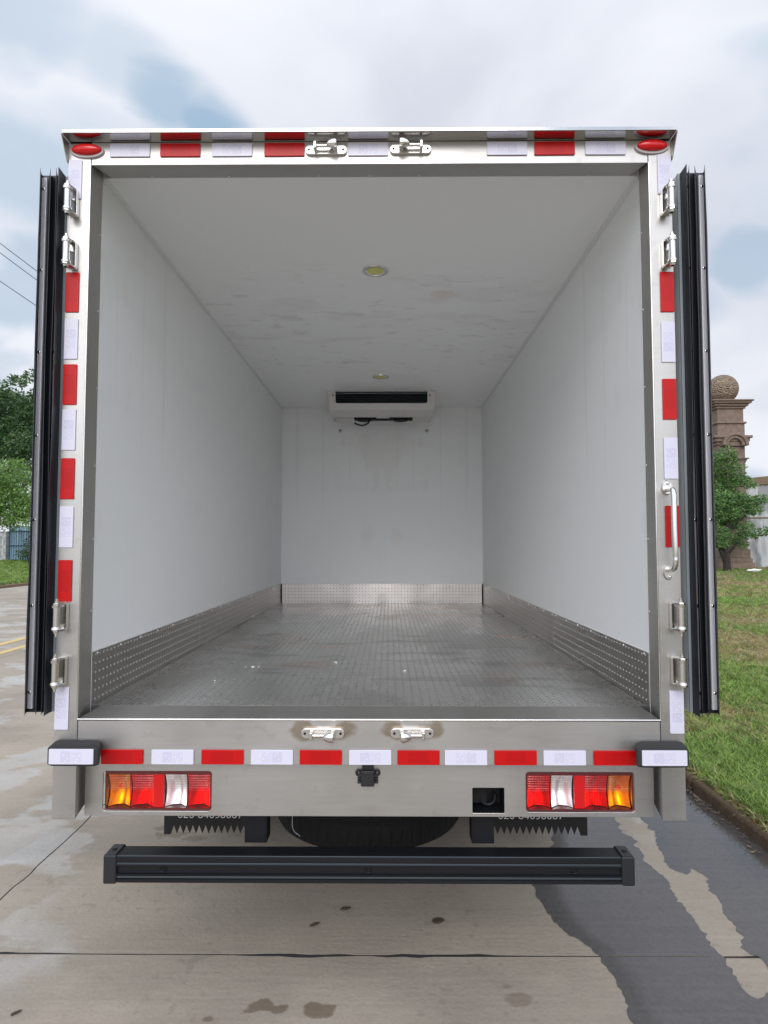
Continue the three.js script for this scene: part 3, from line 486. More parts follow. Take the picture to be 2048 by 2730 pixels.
// --- insulated body
for (const s of [-1, 1]) part(truck, 'side_wall', boxUV(box(s * 1.055, s * 1.099, 0.935, 3.072, -4.45, -0.176), 4.4), M.liner);
{ const g = box(-1.054, 1.054, 3.044, 3.072, -4.405, -0.176), uv = g.attributes.uv, p = g.attributes.position; for (let i = 0; i < uv.count; i++) uv.setXY(i, (p.getX(i) + 1.1) / 2.2, -p.getZ(i) / 4.4); part(truck, 'ceiling', g, M.ceiling); }
part(truck, 'front_wall', boxUV(box(-1.054, 1.054, 0.935, 3.0725, -4.45, -4.408), 4.4), M.liner);
for (const s of [-1, 1]) part(truck, 'corner_trim', [box(s * 1.0545, s * 1.0515, 3.028, 3.043, -4.40, -0.178, 0.001), box(s * 1.0515, s * 1.038, 3.0405, 3.0435, -4.40, -0.178, 0.001)], M.trim);
const stud = new THREE.SphereGeometry(1, 8, 3, 0, 6.2832, 0, Math.PI / 2); stud.scale(0.0050, 0.0011, 0.0050); const studTall = new THREE.SphereGeometry(1, 8, 3, 0, 6.2832, 0, Math.PI / 2); studTall.scale(0.0052, 0.0022, 0.0052);
{
  const g = box(-1.054, 1.054, 0.935, 0.993, -4.405, -0.176), uv = g.attributes.uv, p = g.attributes.position; for (let i = 0; i < uv.count; i++) uv.setXY(i, (p.getX(i) + 1.1) / 2.2, -p.getZ(i) / 4.4);
  const f = part(truck, 'floor_plate', g, M.floor), at = [];
  for (let i = -31; i <= 31; i++) for (let z = -0.196; z > -4.39; z -= 0.0335) at.push([i * 0.0335, 0.993, z, 0, 1, 0]);
  dotted(f, 'raised_studs', at, stud, M.dots);
}
for (const s of [-1, 1]) { // stainless kick plates in four lengths
  const cuts = [-0.178, -1.55, -2.75, -3.7, -4.405];
  for (let k = 0; k < 4; k++) {
    const o = part(truck, 'kick_plate', box(s * 1.0535, s * 1.0505 - s * 0.0006 * (k % 2), 0.994, 1.1915, cuts[k + 1] + 0.001, cuts[k], 0), M.kick), at = [], riv = [];
    for (let y = 1.012; y < 1.19; y += 0.0335) for (let z = -0.2; z > -4.39; z -= 0.0335) if (z < cuts[k] - 0.006 && z > cuts[k + 1] + 0.006) at.push([s * 1.0502, y, z, -s, 0, 0]);
    dotted(o, 'raised_studs', at, studTall, M.kickDots);
    for (let z = cuts[k] - 0.035; z > cuts[k + 1]; z -= 0.215) { const c = new THREE.SphereGeometry(0.0065, 8, 5); c.scale(0.5, 1, 1); c.translate(s * 1.0495, 1.183, z); riv.push(c); }
    part(o, 'rivets', riv, M.chrome).userData.kind = 'stuff';
  }
  part(truck, 'sealant_bead', box(s * 1.0545, s * 1.0495, 1.1918, 1.1975, -4.40, -0.178, 0.002), M.sealant);
}
{
  const o = part(truck, 'kick_plate', box(-1.049, 1.049, 0.994, 1.1915, -4.4075, -4.4045, 0), M.kickFar), at = [];
  for (let i = -30; i <= 30; i++) for (let y = 1.012; y < 1.19; y += 0.0335) at.push([i * 0.0335, y, -4.4042, 0, 0, 1]);
  dotted(o, 'raised_studs', at, stud, M.darkDots);
  part(truck, 'corner_post', [box(-1.050, -1.040, 0.995, 1.19, -4.403, -4.392, 0.002)], M.chassis); part(truck, 'corner_post', [box(1.040, 1.050, 0.995, 1.19, -4.403, -4.392, 0.002)], M.chassis);
}
// --- stainless rear frame
for (const s of [-1, 1]) part(truck, 'rear_post', prism([[s * 1.1, 0.0015], [s * 1.019, 0.0015], [s * 1.0555, -0.174], [s * 1.1, -0.174]], 'y', 0.645, 3.0715, 0.003), M.steel);
part(truck, 'rear_header', prism([[0, 3.073], [0, 2.990], [-0.174, 3.0435], [-0.174, 3.073]], 'x', -1.0185, 1.0185, 0.003), M.steel);
part(truck, 'rear_sill', prism([[0, 0.835], [0, 0.9855], [-0.02, 0.991], [-0.174, 0.9925], [-0.174, 0.835]], 'x', -1.0185, 1.0185, 0.003).applyUV((x, y, z) => [(x + 1.02) / 2.04, (y - 0.83 - Math.min(0, z + 0.003) * 0.001) / 0.17]), M.sill);
part(truck, 'sill_lip', (() => { const g = new THREE.CylinderGeometry(0.0045, 0.0045, 2.036, 10); g.rotateZ(Math.PI / 2); g.translate(0, 0.9885, 0.0005); return boxUV(g); })(), M.steelBright);
for (const s of [-1, 1]) part(truck, 'jamb_lip', (() => { const g = new THREE.CylinderGeometry(0.003, 0.003, 2.0, 8); g.translate(s * 1.0195, 1.99, 0.0005); return boxUV(g); })(), M.steelBright);
part(truck, 'jamb_screws', [-0.85, -0.55, -0.2, 0, 0.19, 0.5, 0.85].map((x) => { const g = new THREE.SphereGeometry(0.005, 8, 5); g.translate(x, 3.036, -0.15); return g; }).concat(...[-1, 1].map((s) => [1.35, 1.62, 1.9, 2.2, 2.5, 2.8].map((y) => { const g = new THREE.SphereGeometry(0.005, 8, 5); g.translate(s * 1.050, y, -0.15); return g; }))), M.cast).userData.kind = 'stuff';
// hood over the doors
part(truck, 'roof_hood', [box(-1.1, 1.1, 3.0745, 3.0785, -0.3, 0.0525), box(-1.1, 1.1, 3.0745, 3.0885, 0.053, 0.057, 0.0018), box(-1.1, 1.1, 3.0788, 3.0868, -0.3, 0.0528)], M.mirrorSteel);
for (const s of [-1, 1]) part(truck, 'hood_gusset', prism([[-0.10, 3.074], [0.055, 3.074], [0.008, 2.995], [-0.10, 2.995]], 'x', s > 0 ? 1.1005 : -1.1035, s > 0 ? 1.1035 : -1.1005), M.steel);
part(truck, 'roof', box(-1.1, 1.1, 3.0735, 3.09, -4.47, -0.305, 0.004), M.paint);
// tail panel with cut-outs, set back behind the posts
{
  const s = shapeOf([[-1.018, 0.631], [1.018, 0.631], [1.018, 0.85], [-1.018, 0.85]]);
  const hole = (x0, x1, y0, y1, r = 0.012) => { const p = new THREE.Path(); p.moveTo(x0 + r, y0); p.lineTo(x1 - r, y0); p.absarc(x1 - r, y0 + r, r, -Math.PI / 2, 0); p.lineTo(x1, y1 - r); p.absarc(x1 - r, y1 - r, r, 0, Math.PI / 2); p.lineTo(x0 + r, y1); p.absarc(x0 + r, y1 - r, r, Math.PI / 2, Math.PI); p.lineTo(x0, y0 + r); p.absarc(x0 + r, y0 + r, r, Math.PI, 1.5 * Math.PI); s.holes.push(p); };
  hole(-0.953, -0.562, 0.648, 0.788); hole(0.562, 0.949, 0.648, 0.788); hole(0.371, 0.485, 0.644, 0.732, 0.003);
  for (const [x, y] of [[-0.118, 0.752], [0.109, 0.752], [-0.118, 0.639], [0.109, 0.640]]) { const p = new THREE.Path(); p.absarc(x, y, 0.0042, 0, 6.2832); s.holes.push(p); }
  const g = new THREE.ExtrudeGeometry(s, { depth: 0.004, bevelEnabled: true, bevelSize: 0.0012, bevelThickness: 0.0012, bevelOffset: -0.0012, bevelSegments: 2, curveSegments: 10 }); g.translate(0, 0, -0.0705);
  const pn = part(truck, 'tail_panel', boxUV(g), M.steel);
  part(pn, 'panel_flange', [box(-1.017, 1.017, 0.631, 0.6345, -0.115, -0.0712), box(-1.017, 1.017, 0.8365, 0.85, -0.14, -0.0712)], M.steelDark);
  for (const q of [box(-0.13, -0.10, 0.74, 0.765, -0.09, -0.08), box(0.095, 0.125, 0.74, 0.765, -0.09, -0.08), box(-0.13, -0.10, 0.637, 0.651, -0.09, -0.08), box(0.095, 0.125, 0.637, 0.651, -0.09, -0.08)]) part(pn, 'hole_backing', q, M.chassis);
}
// coupling recess with a bolt in it
{
  const t = sub(truck, 'coupling_recess');
  part(t, 'pocket', [box(0.368, 0.371, 0.642, 0.734, -0.16, -0.0705), box(0.485, 0.488, 0.642, 0.734, -0.16, -0.0705), box(0.3712, 0.4848, 0.640, 0.644, -0.16, -0.0705), box(0.3712, 0.4848, 0.732, 0.736, -0.16, -0.0705), box(0.366, 0.49, 0.638, 0.738, -0.165, -0.1605)], M.blackPaint);
  part(t, 'bolt', [rod([0.418, 0.704, -0.158], [0.418, 0.704, -0.135], 0.008)], M.chrome);
  const r = new THREE.TorusGeometry(0.027, 0.007, 10, 24, Math.PI * 1.2); r.rotateZ(Math.PI * 0.95); r.translate(0.435, 0.678, -0.125); part(t, 'hook', r, M.blackPaint);
  part(t, 'rim', [box(0.3705, 0.4855, 0.6415, 0.6445, -0.0705, -0.0635, 0.001), box(0.3685, 0.3705, 0.6415, 0.734, -0.0705, -0.0638)], M.steelBright);
}
// --- reflector plates
const plateGeo = (() => { // 150 x 53 mm, lying
  const s = new THREE.Shape(), w = 0.0735, h = 0.0245, r = 0.003; s.moveTo(-w + r, -h); s.lineTo(w - r, -h); s.absarc(w - r, -h + r, r, -Math.PI / 2, 0); s.lineTo(w, h - r); s.absarc(w - r, h - r, r, 0, Math.PI / 2); s.lineTo(-w + r, h); s.absarc(-w + r, h - r, r, Math.PI / 2, Math.PI); s.lineTo(-w, -h + r); s.absarc(-w + r, -h + r, r, Math.PI, 1.5 * Math.PI);
  const g = new THREE.ExtrudeGeometry(s, { depth: 0.0025, bevelEnabled: true, bevelSize: 0.001, bevelThickness: 0.001, bevelOffset: -0.001, bevelSegments: 2, curveSegments: 4 }), p = g.attributes.position, uv = g.attributes.uv;
  for (let i = 0; i < p.count; i++) uv.setXY(i, p.getX(i) / 0.147 + 0.5, p.getY(i) / 0.049 + 0.5);
  return g;
})();
const plateUp = plateGeo.clone().rotateZ(-Math.PI / 2);
function plate(x, y, red, upright, z = 0.0025) { const o = part(truck, 'reflector_plate', upright ? plateUp : plateGeo, red ? M.redTape : M.whiteTape, red ? 'red reflector plate' : 'white reflector plate'); o.position.set(x, y, z); o.rotation.z = rr(-0.004, 0.004); if (!red && rnd() > 0.5) o.rotation.z += Math.PI; o.scale.set(1, upright ? 1 : 1.02, 1); return o; }
[[-0.875, 0], [-0.69, 1], [-0.5, 0], [-0.308, 1], [-0.002, 0], [0.505, 0], [0.678, 1], [0.863, 0]].forEach(([x, r]) => plate(x, 3.043, r, false, 0.002));
[[2.934, 0], [2.513, 1], [2.341, 0], [2.175, 1], [2.011, 0], [1.835, 1], [1.663, 0], [1.472, 1], [1.027, 0]].forEach(([y, r]) => plate(-1.0735, y, r, true));
[[2.943, 0], [2.508, 1], [2.325, 0], [2.118, 1], [1.906, 0], [1.664, 1], [1.018, 0]].forEach(([y, r]) => plate(1.0745, y, r, true));
[-0.858, -0.681, -0.507, -0.334, -0.164, 0.008, 0.176, 0.341, 0.513, 0.683, 0.857].forEach((x, i) => plate(x, 0.8605, i % 2 === 0, false));
// --- oval marker lamps
for (const [x, y] of [[-1.031, 3.042], [1.030, 3.048]]) {
  const t = sub(truck, 'marker_lamp');
  const b = new THREE.CylinderGeometry(1, 1.06, 1, 40); b.rotateX(Math.PI / 2); b.scale(0.0595, 0.0245, 0.008); b.translate(x, y - 0.004, 0.0045); part(t, 'base', b, M.tapeEdge);
  const l = new THREE.SphereGeometry(1, 40, 20); l.scale(0.055, 0.0205, 0.017); l.translate(x, y, 0.010); part(t, 'lens', l, M.redSolid);
}
// --- lock keepers
const keeperParts = (() => {
  const stadium = (w, h) => { const s = new THREE.Shape(); s.moveTo(-w + h, -h); s.lineTo(w - h, -h); s.absarc(w - h, 0, h, -Math.PI / 2, Math.PI / 2); s.lineTo(-w + h, h); s.absarc(-w + h, 0, h, Math.PI / 2, 1.5 * Math.PI); return s; };
  const base = new THREE.ExtrudeGeometry(stadium(0.076, 0.0175), { depth: 0.007, bevelEnabled: true, bevelSize: 0.002, bevelThickness: 0.003, bevelOffset: -0.002, bevelSegments: 3, curveSegments: 12 });
  const lug = (x, w, h, d) => { const g = new RoundedBoxGeometry(w, h, d, 3, 0.004); g.translate(x, 0, d / 2 + 0.004); return g; };
  const cone = new THREE.LatheGeometry([[0, 0], [0.014, 0.001], [0.0165, 0.006], [0.0165, 0.016], [0.012, 0.030], [0.006, 0.038], [0, 0.040]].map(([x, y]) => new THREE.Vector2(x, y)), 20);
  const lobe = cone.clone(); lobe.rotateZ(Math.PI / 2); lobe.scale(1, 1.1, 0.95); lobe.translate(0.043, 0, 0.036);
  return { base, bar: merge([rod([-0.034, 0, 0.027], [0.034, 0, 0.027], 0.0065), lug(-0.038, 0.012, 0.028, 0.034), lug(0.036, 0.014, 0.032, 0.040)]), lobe, screws: merge([-0.062, 0.062].map((x) => { const g = new THREE.CylinderGeometry(0.0045, 0.0045, 0.004, 12); g.rotateX(Math.PI / 2); g.translate(x, 0, 0.0095); return g; })) };
})();
for (const [x, y, flip, dy] of [[-0.155, 3.037, 1, 0.006], [0.153, 3.039, -1, 0.006], [-0.157, 0.944, 1, -0.005], [0.154, 0.945, -1, -0.005]]) {
  const t = sub(truck, 'lock_keeper'); t.position.set(x, y, 0.002); t.rotation.y = flip < 0 ? 0 : 0; t.scale.x = flip;
  part(t, 'base', keeperParts.base, M.cast); part(t, 'bar', keeperParts.bar, M.cast).position.y = dy * 0.5; part(t, 'cam_lobe', keeperParts.lobe, M.chrome).position.y = dy; part(t, 'screws', keeperParts.screws, M.chassis).userData.kind = 'stuff';
}
// --- grab handle
{
  const t = sub(truck, 'grab_handle');
  const c = new THREE.CatmullRomCurve3([V(1.055, 1.795, 0.004), V(1.056, 1.794, 0.030), V(1.057, 1.788, 0.050), V(1.057, 1.770, 0.057), V(1.057, 1.735, 0.058), V(1.057, 1.65, 0.058), V(1.058, 1.56, 0.058), V(1.058, 1.535, 0.057), V(1.058, 1.520, 0.048), V(1.058, 1.513, 0.026), V(1.057, 1.512, 0.004)]);
  part(t, 'bar', new THREE.TubeGeometry(c, 60, 0.0095, 14), M.chrome);
  for (const y of [1.797, 1.506]) { const s = y > 1.6 ? 1 : -1, f = new THREE.CylinderGeometry(0.017, 0.020, 0.009, 20); f.rotateX(Math.PI / 2); f.scale(1, 1.35, 1); f.translate(1.057, y + s * 0.004, 0.006); const q = new THREE.SphereGeometry(0.006, 10, 6); q.translate(1.058, y + s * 0.019, 0.011); part(t, 'foot', [f, q], M.cast); }
}
// --- hinges
for (const s of [-1, 1]) for (const y of s < 0 ? [2.838, 2.644, 1.348, 1.160] : [2.834, 2.641, 1.352, 1.163]) {
  const t = sub(truck, 'hinge'), px = s * 1.077, pz = 0.048, low = y < 2;
  const lug = (yy) => prism([[s * 1.0575, 0.0035], [s * 1.078, 0.0035], [px + s * 0.014, pz - 0.010], [px + s * 0.015, pz + 0.006], [px + s * 0.004, pz + 0.015], [px - s * 0.009, pz + 0.010], [s * 1.0575, 0.024]], 'y', yy - 0.0035, yy + 0.0035, 0.001);
  part(t, 'bracket', [lug(y + 0.045), lug(y - 0.045), box(s * 1.056, s * 1.0585, y - 0.044, y + 0.044, 0.003, 0.022, 0.001), box(s * 1.0586, s * 1.090, y - 0.044, y + 0.044, 0.002, 0.0055)], M.steelBright);
  part(t, 'barrel', [rod([px, y - 0.0405, pz], [px, y + 0.0405, pz], 0.0118, 0.0118, 20), rod([px, y - 0.0412, pz], [px, y - 0.033, pz], 0.0165, 0.0150, 20), rod([px, y + 0.033, pz], [px, y + 0.0412, pz], 0.0150, 0.0165, 20)], M.cast);
  const e = low ? -1 : 1; const bolts = [rod([px, y - 0.056, pz], [px, y + 0.056, pz], 0.006), rod([px, y + 0.0485, pz], [px, y + 0.056, pz], 0.009, 0.009, 6), rod([px, y + 0.056, pz], [px, y + 0.064, pz], 0.005), rod([px, y - 0.0485, pz], [px, y - 0.056, pz], 0.010, 0.008, 12)];
  if (e < 0) bolts.push(rod([px, y - 0.056, pz], [px, y - 0.066, pz], 0.005));
  part(t, 'pin', bolts, M.cast);
  part(t, 'door_strap', [box(s * 1.103, s * 1.1075, y - 0.033, y + 0.033, -0.03, 0.0, 0.001), prism([[px + s * 0.006, pz - 0.006], [px + s * 0.011, pz - 0.003], [s * 1.1075, 0.004], [s * 1.1025, 0.0]], 'y', y - 0.032, y + 0.032)], M.steelDark);
}
// --- doors folded back along the sides, their sealed edges toward the viewer
for (const s of [-1, 1]) {
  const t = sub(truck, 'door', s < 0 ? 'left door folded back along the body' : 'right door folded back with a gap showing its pale skin');
  const xi = s < 0 ? -1.108 : 1.129, th = 0.098, y0 = 1.012, y1 = 2.955;
  t.position.set(xi, 0, -0.012); t.rotation.y = s < 0 ? 0.012 : 0.0; // local x outward * s from here
  const X = (v) => s * v;
  part(t, 'door_leaf', box(X(0), X(th), y0, y1, -1.01, -0.004, 0.003), M.doorSkin);
  part(t, 'edge_channel', box(X(0.0095), X(th - 0.0015), y0 - 0.002, y1 + 0.002, -0.006, 0.002, 0.001), M.rubber);
  part(t, 'edge_trim', box(X(-0.001), X(0.009), y0, y1, -0.006, 0.0015, 0.0015), M.edgeTrim);
  const fin = (b0, b1, tip, len, bend) => { // cross-section of one lip: root b0..b1, tip leaning to tip
    const pts = [], n = 7; for (let i = 0; i <= n; i++) { const k = i / n; pts.push([X(b0 + (tip - b0) * Math.pow(k, bend)), 0.001 + len * k]); } for (let i = n; i >= 0; i--) { const k = i / n; pts.push([X(b1 + (tip + 0.0012 - b1) * Math.pow(k, bend * 0.8)), 0.001 + len * k]); }
    return pts;
  };
  const wob = (g, k) => { const p = g.attributes.position; for (let i = 0; i < p.count; i++) { const y = p.getY(i), z = p.getZ(i); p.setX(i, p.getX(i) + (fbm2(y * 2.3, k * 9.1, 3, 401) - 0.5) * 0.010 * sm(0, 0.05, z)); } g.computeVertexNormals(); return g; };
  const lip = (a, k) => { // tall lip with slices so that it can waver
    const pts = a, rows = 40, pos = [], idx = [], m = pts.length;
    for (let r = 0; r <= rows; r++) { const y = lerp(y0, y1, r / rows); for (const [x, z] of pts) pos.push(x, y, z); }
    for (let r = 0; r < rows; r++) for (let i = 0; i < m; i++) { const a0 = r * m + i, b0 = r * m + (i + 1) % m; idx.push(a0, b0, a0 + m, b0, b0 + m, a0 + m); }
    const capT = THREE.ShapeUtils.triangulateShape(pts.map(([x, z]) => new THREE.Vector2(x, z)), []); for (const [p, q, r] of capT) idx.push(p, q, r, rows * m + p, rows * m + r, rows * m + q);
    const g = new THREE.BufferGeometry(); g.setAttribute('position', new THREE.Float32BufferAttribute(pos, 3)); g.setIndex(idx); g.setAttribute('uv', new THREE.Float32BufferAttribute(new Float32Array(pos.length / 3 * 2), 2)); g.computeVertexNormals();
    return BGU.toCreasedNormals ? BGU.toCreasedNormals(wob(g, k), 0.9) : wob(g, k);
  };
  part(t, 'gasket', lip(fin(0.009, 0.015, 0.004, 0.058, 1.2), 1 + s), M.rubber);
  part(t, 'gasket', lip(fin(0.036, 0.042, 0.016, 0.052, 1.2), 5 + s), M.rubber);
  part(t, 'gasket', lip(fin(0.062, 0.069, 0.038, 0.048, 1.2), 9 + s), M.rubber);
  part(t, 'gasket', lip(fin(0.091, 0.0975, 0.074, 0.052, 1.7), 13 + s), M.rubber);
  part(t, 'gasket_web', box(X(0.034), X(0.060), y0 + 0.002, y1 - 0.004, 0.0015, 0.010, 0.003), M.rubber);
  part(t, 'retainer_strip', box(X(0.021), X(0.0315), y0 + 0.012, y1 - 0.012, 0.0022, 0.012, 0.002), M.alu);
  part(t, 'retainer_strip', box(X(0.0715), X(0.0895), y0 + 0.012, y1 - 0.012, 0.0022, 0.012, 0.002), M.alu);
  for (const [x, z] of [[0.0275, 0.012], [0.0815, 0.012]]) for (let y = y0 + 0.07; y < y1; y += 0.303) { const g = new THREE.SphereGeometry(0.0062, 10, 6); g.scale(1, 1, 0.6); g.translate(X(x), y, z); part(t, 'rivet', g, M.chrome); }
}
// --- rubber corner buffers with reflector plates
for (const s of [-1, 1]) {
  const t = sub(truck, 'corner_buffer');
  const b = new RoundedBoxGeometry(1, 1, 1, 4, 0.14), p = b.attributes.position;
  for (let i = 0; i < p.count; i++) { const k = p.getZ(i) + 0.5; p.setXYZ(i, s * lerp(1.014 + p.getX(i) * 0.158, 0.978 + p.getX(i) * 0.178, k), lerp(0.888, 0.8945, k) + p.getY(i) * 0.066, 0.002 + k * 0.108); }
  if (s < 0) { const ix = b.index; if (ix) for (let i = 0; i < ix.count; i += 3) { const q = ix.getX(i); ix.setX(i, ix.getX(i + 1)); ix.setX(i + 1, q); } else for (let i = 0; i < p.count; i += 3) { const q = [p.getX(i), p.getY(i), p.getZ(i)]; p.setXYZ(i, p.getX(i + 1), p.getY(i + 1), p.getZ(i + 1)); p.setXYZ(i + 1, ...q); } }
  b.computeVertexNormals(); part(t, 'rubber_block', boxUV(b), M.rubberMatt);
  const o = part(t, 'reflector_plate', plateGeo, M.whiteTape, 'white reflector plate'); o.position.set(s * 0.983, 0.896, 0.1105); o.scale.set(1.01, 1.02, 1);
}
// --- tail lamps
for (const s of [-1, 1]) {
  const t = sub(truck, 'tail_lamp'), L = (v) => s * v; // v grows outward
  const x0 = 0.5635, x1 = 0.9475, y0 = 0.6495, y1 = 0.7865, zf = -0.0725;
  part(t, 'housing', [box(L(x0 - 0.004), L(x1 + 0.004), y0 - 0.004, y1 + 0.004, -0.135, -0.131), box(L(x0), L(x1), y0, y0 + 0.007, -0.131, zf + 0.001), box(L(x0), L(x1), y1 - 0.012, y1, -0.131, zf + 0.001), box(L(x0), L(x0 + 0.006), y0 + 0.007, y1 - 0.012, -0.131, zf + 0.001), box(L(x1 - 0.006), L(x1), y0 + 0.007, y1 - 0.012, -0.131, zf + 0.001)], M.redDark);
  const segs = [[0.5705, 0.6545, 'red'], [0.6555, 0.7345, 'clear'], [0.7355, 0.7745, 'solid'], [0.7755, 0.8595, 'red'], [0.8605, 0.9405, 'amber']];
  for (const [a, b, kind] of segs) {
    const ya = y0 + 0.008, yb = y1 - 0.013, w = b - a, mid = (a + b) / 2;
    if (kind === 'solid') { part(t, 'retro_reflector', box(L(a), L(b), ya, yb, zf - 0.006, zf, 0.001), M.redSolid, 'red retro reflector'); continue; }
    const g = new THREE.PlaneGeometry(w, yb - ya, 36, 60), p = g.attributes.position; // fluted lens
    for (let i = 0; i < p.count; i++) { const u = p.getX(i) / w + 0.5, v = p.getY(i) / (yb - ya) + 0.5; p.setZ(i, 0.0009 * Math.sin(u * 6.283 * 9) * (v < 0.62 ? 1 : 0.25) + 0.0011 * Math.sin(v * 6.283 * 14) * (v > 0.52 ? 1 : 0.2) + 0.003 * (1 - Math.pow(2 * u - 1, 4))); }
    g.computeVertexNormals(); g.translate(L(mid), (ya + yb) / 2, zf - 0.002);
    part(t, 'lens', g, kind === 'red' ? M.redLens : kind === 'amber' ? M.amberLens : M.clearLens, kind + ' lens');
    // trough reflector behind the lens, with its bulb
    const pos = [], idx = [], N = 18; for (let i = 0; i <= N; i++) { const k = i / N * 2 - 1; for (let j = 0; j <= N; j++) { const h = j / N * 2 - 1; pos.push(L(mid + k * w * 0.48), (ya + yb) / 2 + h * (yb - ya) * 0.49, zf - 0.052 + 0.026 * k * k + 0.020 * h * h); } }
    for (let i = 0; i < N; i++) for (let j = 0; j < N; j++) { const q = i * (N + 1) + j; idx.push(q, q + 1, q + N + 1, q + 1, q + N + 2, q + N + 1); }
    const r = new THREE.BufferGeometry(); r.setAttribute('position', new THREE.Float32BufferAttribute(pos, 3)); r.setIndex(idx); r.setAttribute('uv', new THREE.Float32BufferAttribute(new Float32Array(pos.length / 3 * 2), 2)); r.computeVertexNormals();
    part(t, 'reflector', r, M.reflector);
    const bulb = new THREE.SphereGeometry(0.010, 14, 10); bulb.translate(L(mid), (ya + yb) / 2 + 0.008, zf - 0.026); part(t, 'bulb', bulb, kind === 'amber' ? M.amberLens : M.clearLens);
  }
}
// --- reversing camera
{
  const t = sub(truck, 'reversing_camera');
  part(t, 'body', [box(-0.026, 0.022, 0.747, 0.803, -0.063, -0.030, 0.005), box(-0.022, 0.018, 0.800, 0.830, -0.063, -0.042, 0.003), box(-0.020, 0.016, 0.790, 0.797, -0.031, -0.027, 0.002)], M.blackPlastic);
  for (const s of [-1, 1]) { const ear = new THREE.TorusGeometry(0.008, 0.004, 8, 18); ear.translate(-0.002 + s * 0.033, 0.786, -0.058); part(t, 'ear', [ear, box(-0.002 + s * 0.024, -0.002 + s * 0.037, 0.753, 0.761, -0.063, -0.045, 0.002), box(-0.002 + s * 0.024, -0.002 + s * 0.036, 0.766, 0.771, -0.063, -0.045, 0.001)], M.blackPlastic); }
}
// --- ceiling lamps
for (const [z, r] of [[-1.03, 0.068], [-3.154, 0.070]]) {
  const t = sub(truck, 'ceiling_lamp');
  const ring = new THREE.LatheGeometry([[0.72, 0.003], [0.78, -0.006], [0.9, -0.0075], [1.0, -0.004], [1.0, 0.004]].map(([x, y]) => new THREE.Vector2(x * r, y)), 48); ring.translate(0.003, 3.0425, z); part(t, 'rim', ring, M.cast);
  part(t, 'inner_ring', (() => { const g = new THREE.CylinderGeometry(r * 0.78, r * 0.78, 0.002, 40); g.translate(0.003, 3.0415, z); return g; })(), M.paint);
  part(t, 'phosphor_disc', (() => { const g = new THREE.CylinderGeometry(r * 0.64, r * 0.64, 0.002, 40); g.translate(0.003, 3.0395, z); return g; })(), M.lampGlass);
}
// --- evaporator under the ceiling at the far end
{
  const t = sub(truck, 'evaporator', 'white refrigeration unit with a dark louvred grille');
  const zf = -3.66, x0 = -0.488, x1 = 0.500;
  const face = shapeOf([[x0, 2.862], [x1, 2.862], [x1 + 0.014, 3.042], [x0 - 0.014, 3.042]]); const cut = new THREE.Path(); const gx0 = -0.428, gx1 = 0.436, gy = 2.926, r = 0.022;
  cut.moveTo(gx0, 3.0405); cut.lineTo(gx0, gy + r); cut.absarc(gx0 + r, gy + r, r, Math.PI, 1.5 * Math.PI); cut.lineTo(gx1 - r, gy); cut.absarc(gx1 - r, gy + r, r, -Math.PI / 2, 0); cut.lineTo(gx1, 3.0405); face.holes.push(cut);
  const g = new THREE.ExtrudeGeometry(face, { depth: 0.03, bevelEnabled: true, bevelSize: 0.004, bevelThickness: 0.004, bevelOffset: -0.004, bevelSegments: 2 }); g.translate(0, 0, zf - 0.03);
  part(t, 'front_frame', boxUV(g), M.evap);
  part(t, 'underside', [prism([[zf - 0.028, 2.860], [zf - 0.27, 2.846], [zf - 0.27, 2.858], [zf - 0.028, 2.872]], 'x', x0, x1, 0.003), box(x0, x0 + 0.012, 2.862, 3.042, -4.26, zf - 0.03), box(x1 - 0.012, x1, 2.862, 3.042, -4.26, zf - 0.03)], M.evap);
  part(t, 'drain_pan', [prism([[-4.08, 2.872], [-4.25, 2.862], [-4.25, 2.88], [-4.08, 2.90]], 'x', -0.472, 0.497, 0.002), box(-0.05, 0.08, 2.842, 2.858, -3.96, -3.94, 0.002)], M.evap);
  part(t, 'shroud_gap', box(-0.27, 0.31, 2.8395, 2.866, -4.078, -3.965, 0.002), M.evapDark);
  part(t, 'inside', [box(gx0 - 0.01, gx1 + 0.01, 2.905, 3.0425, -3.80, -3.79), box(gx0 - 0.01, gx1 + 0.01, 2.905, 2.92, -3.79, zf - 0.03)], M.evapDark);
  for (let i = 0; i < 6; i++) part(t, 'louvre', prism([[zf - 0.012, 2.934 + i * 0.0185], [zf - 0.014, 2.9365 + i * 0.0185], [zf - 0.032, 2.9485 + i * 0.0185], [zf - 0.030, 2.946 + i * 0.0185]], 'x', gx0 + 0.001, gx1 - 0.001), M.louvre);
  for (const x of [-0.17, 0.19]) { part(t, 'fan', [rod([x, 2.880, -4.02], [x, 2.829, -4.02], 0.088, 0.070, 28)], M.evapDark); }
  const cable = new THREE.TubeGeometry(new THREE.CatmullRomCurve3([V(-0.12, 2.862, -4.02), V(-0.13, 2.815, -4.05), V(-0.19, 2.795, -4.08), V(-0.25, 2.815, -4.12), V(-0.27, 2.83, -4.13)]), 24, 0.008, 6); part(t, 'cable', cable, M.evapDark);
  part(t, 'screws', [[-0.452, 3.0], [0.46, 3.0], [-0.36, 2.889, -4.243], [0.38, 2.889, -4.243]].map(([x, y, z]) => { const q = new THREE.SphereGeometry(0.007, 8, 6); q.translate(x, y, z ?? zf + 0.004); return q; }), M.chassis).userData.kind = 'stuff';
}
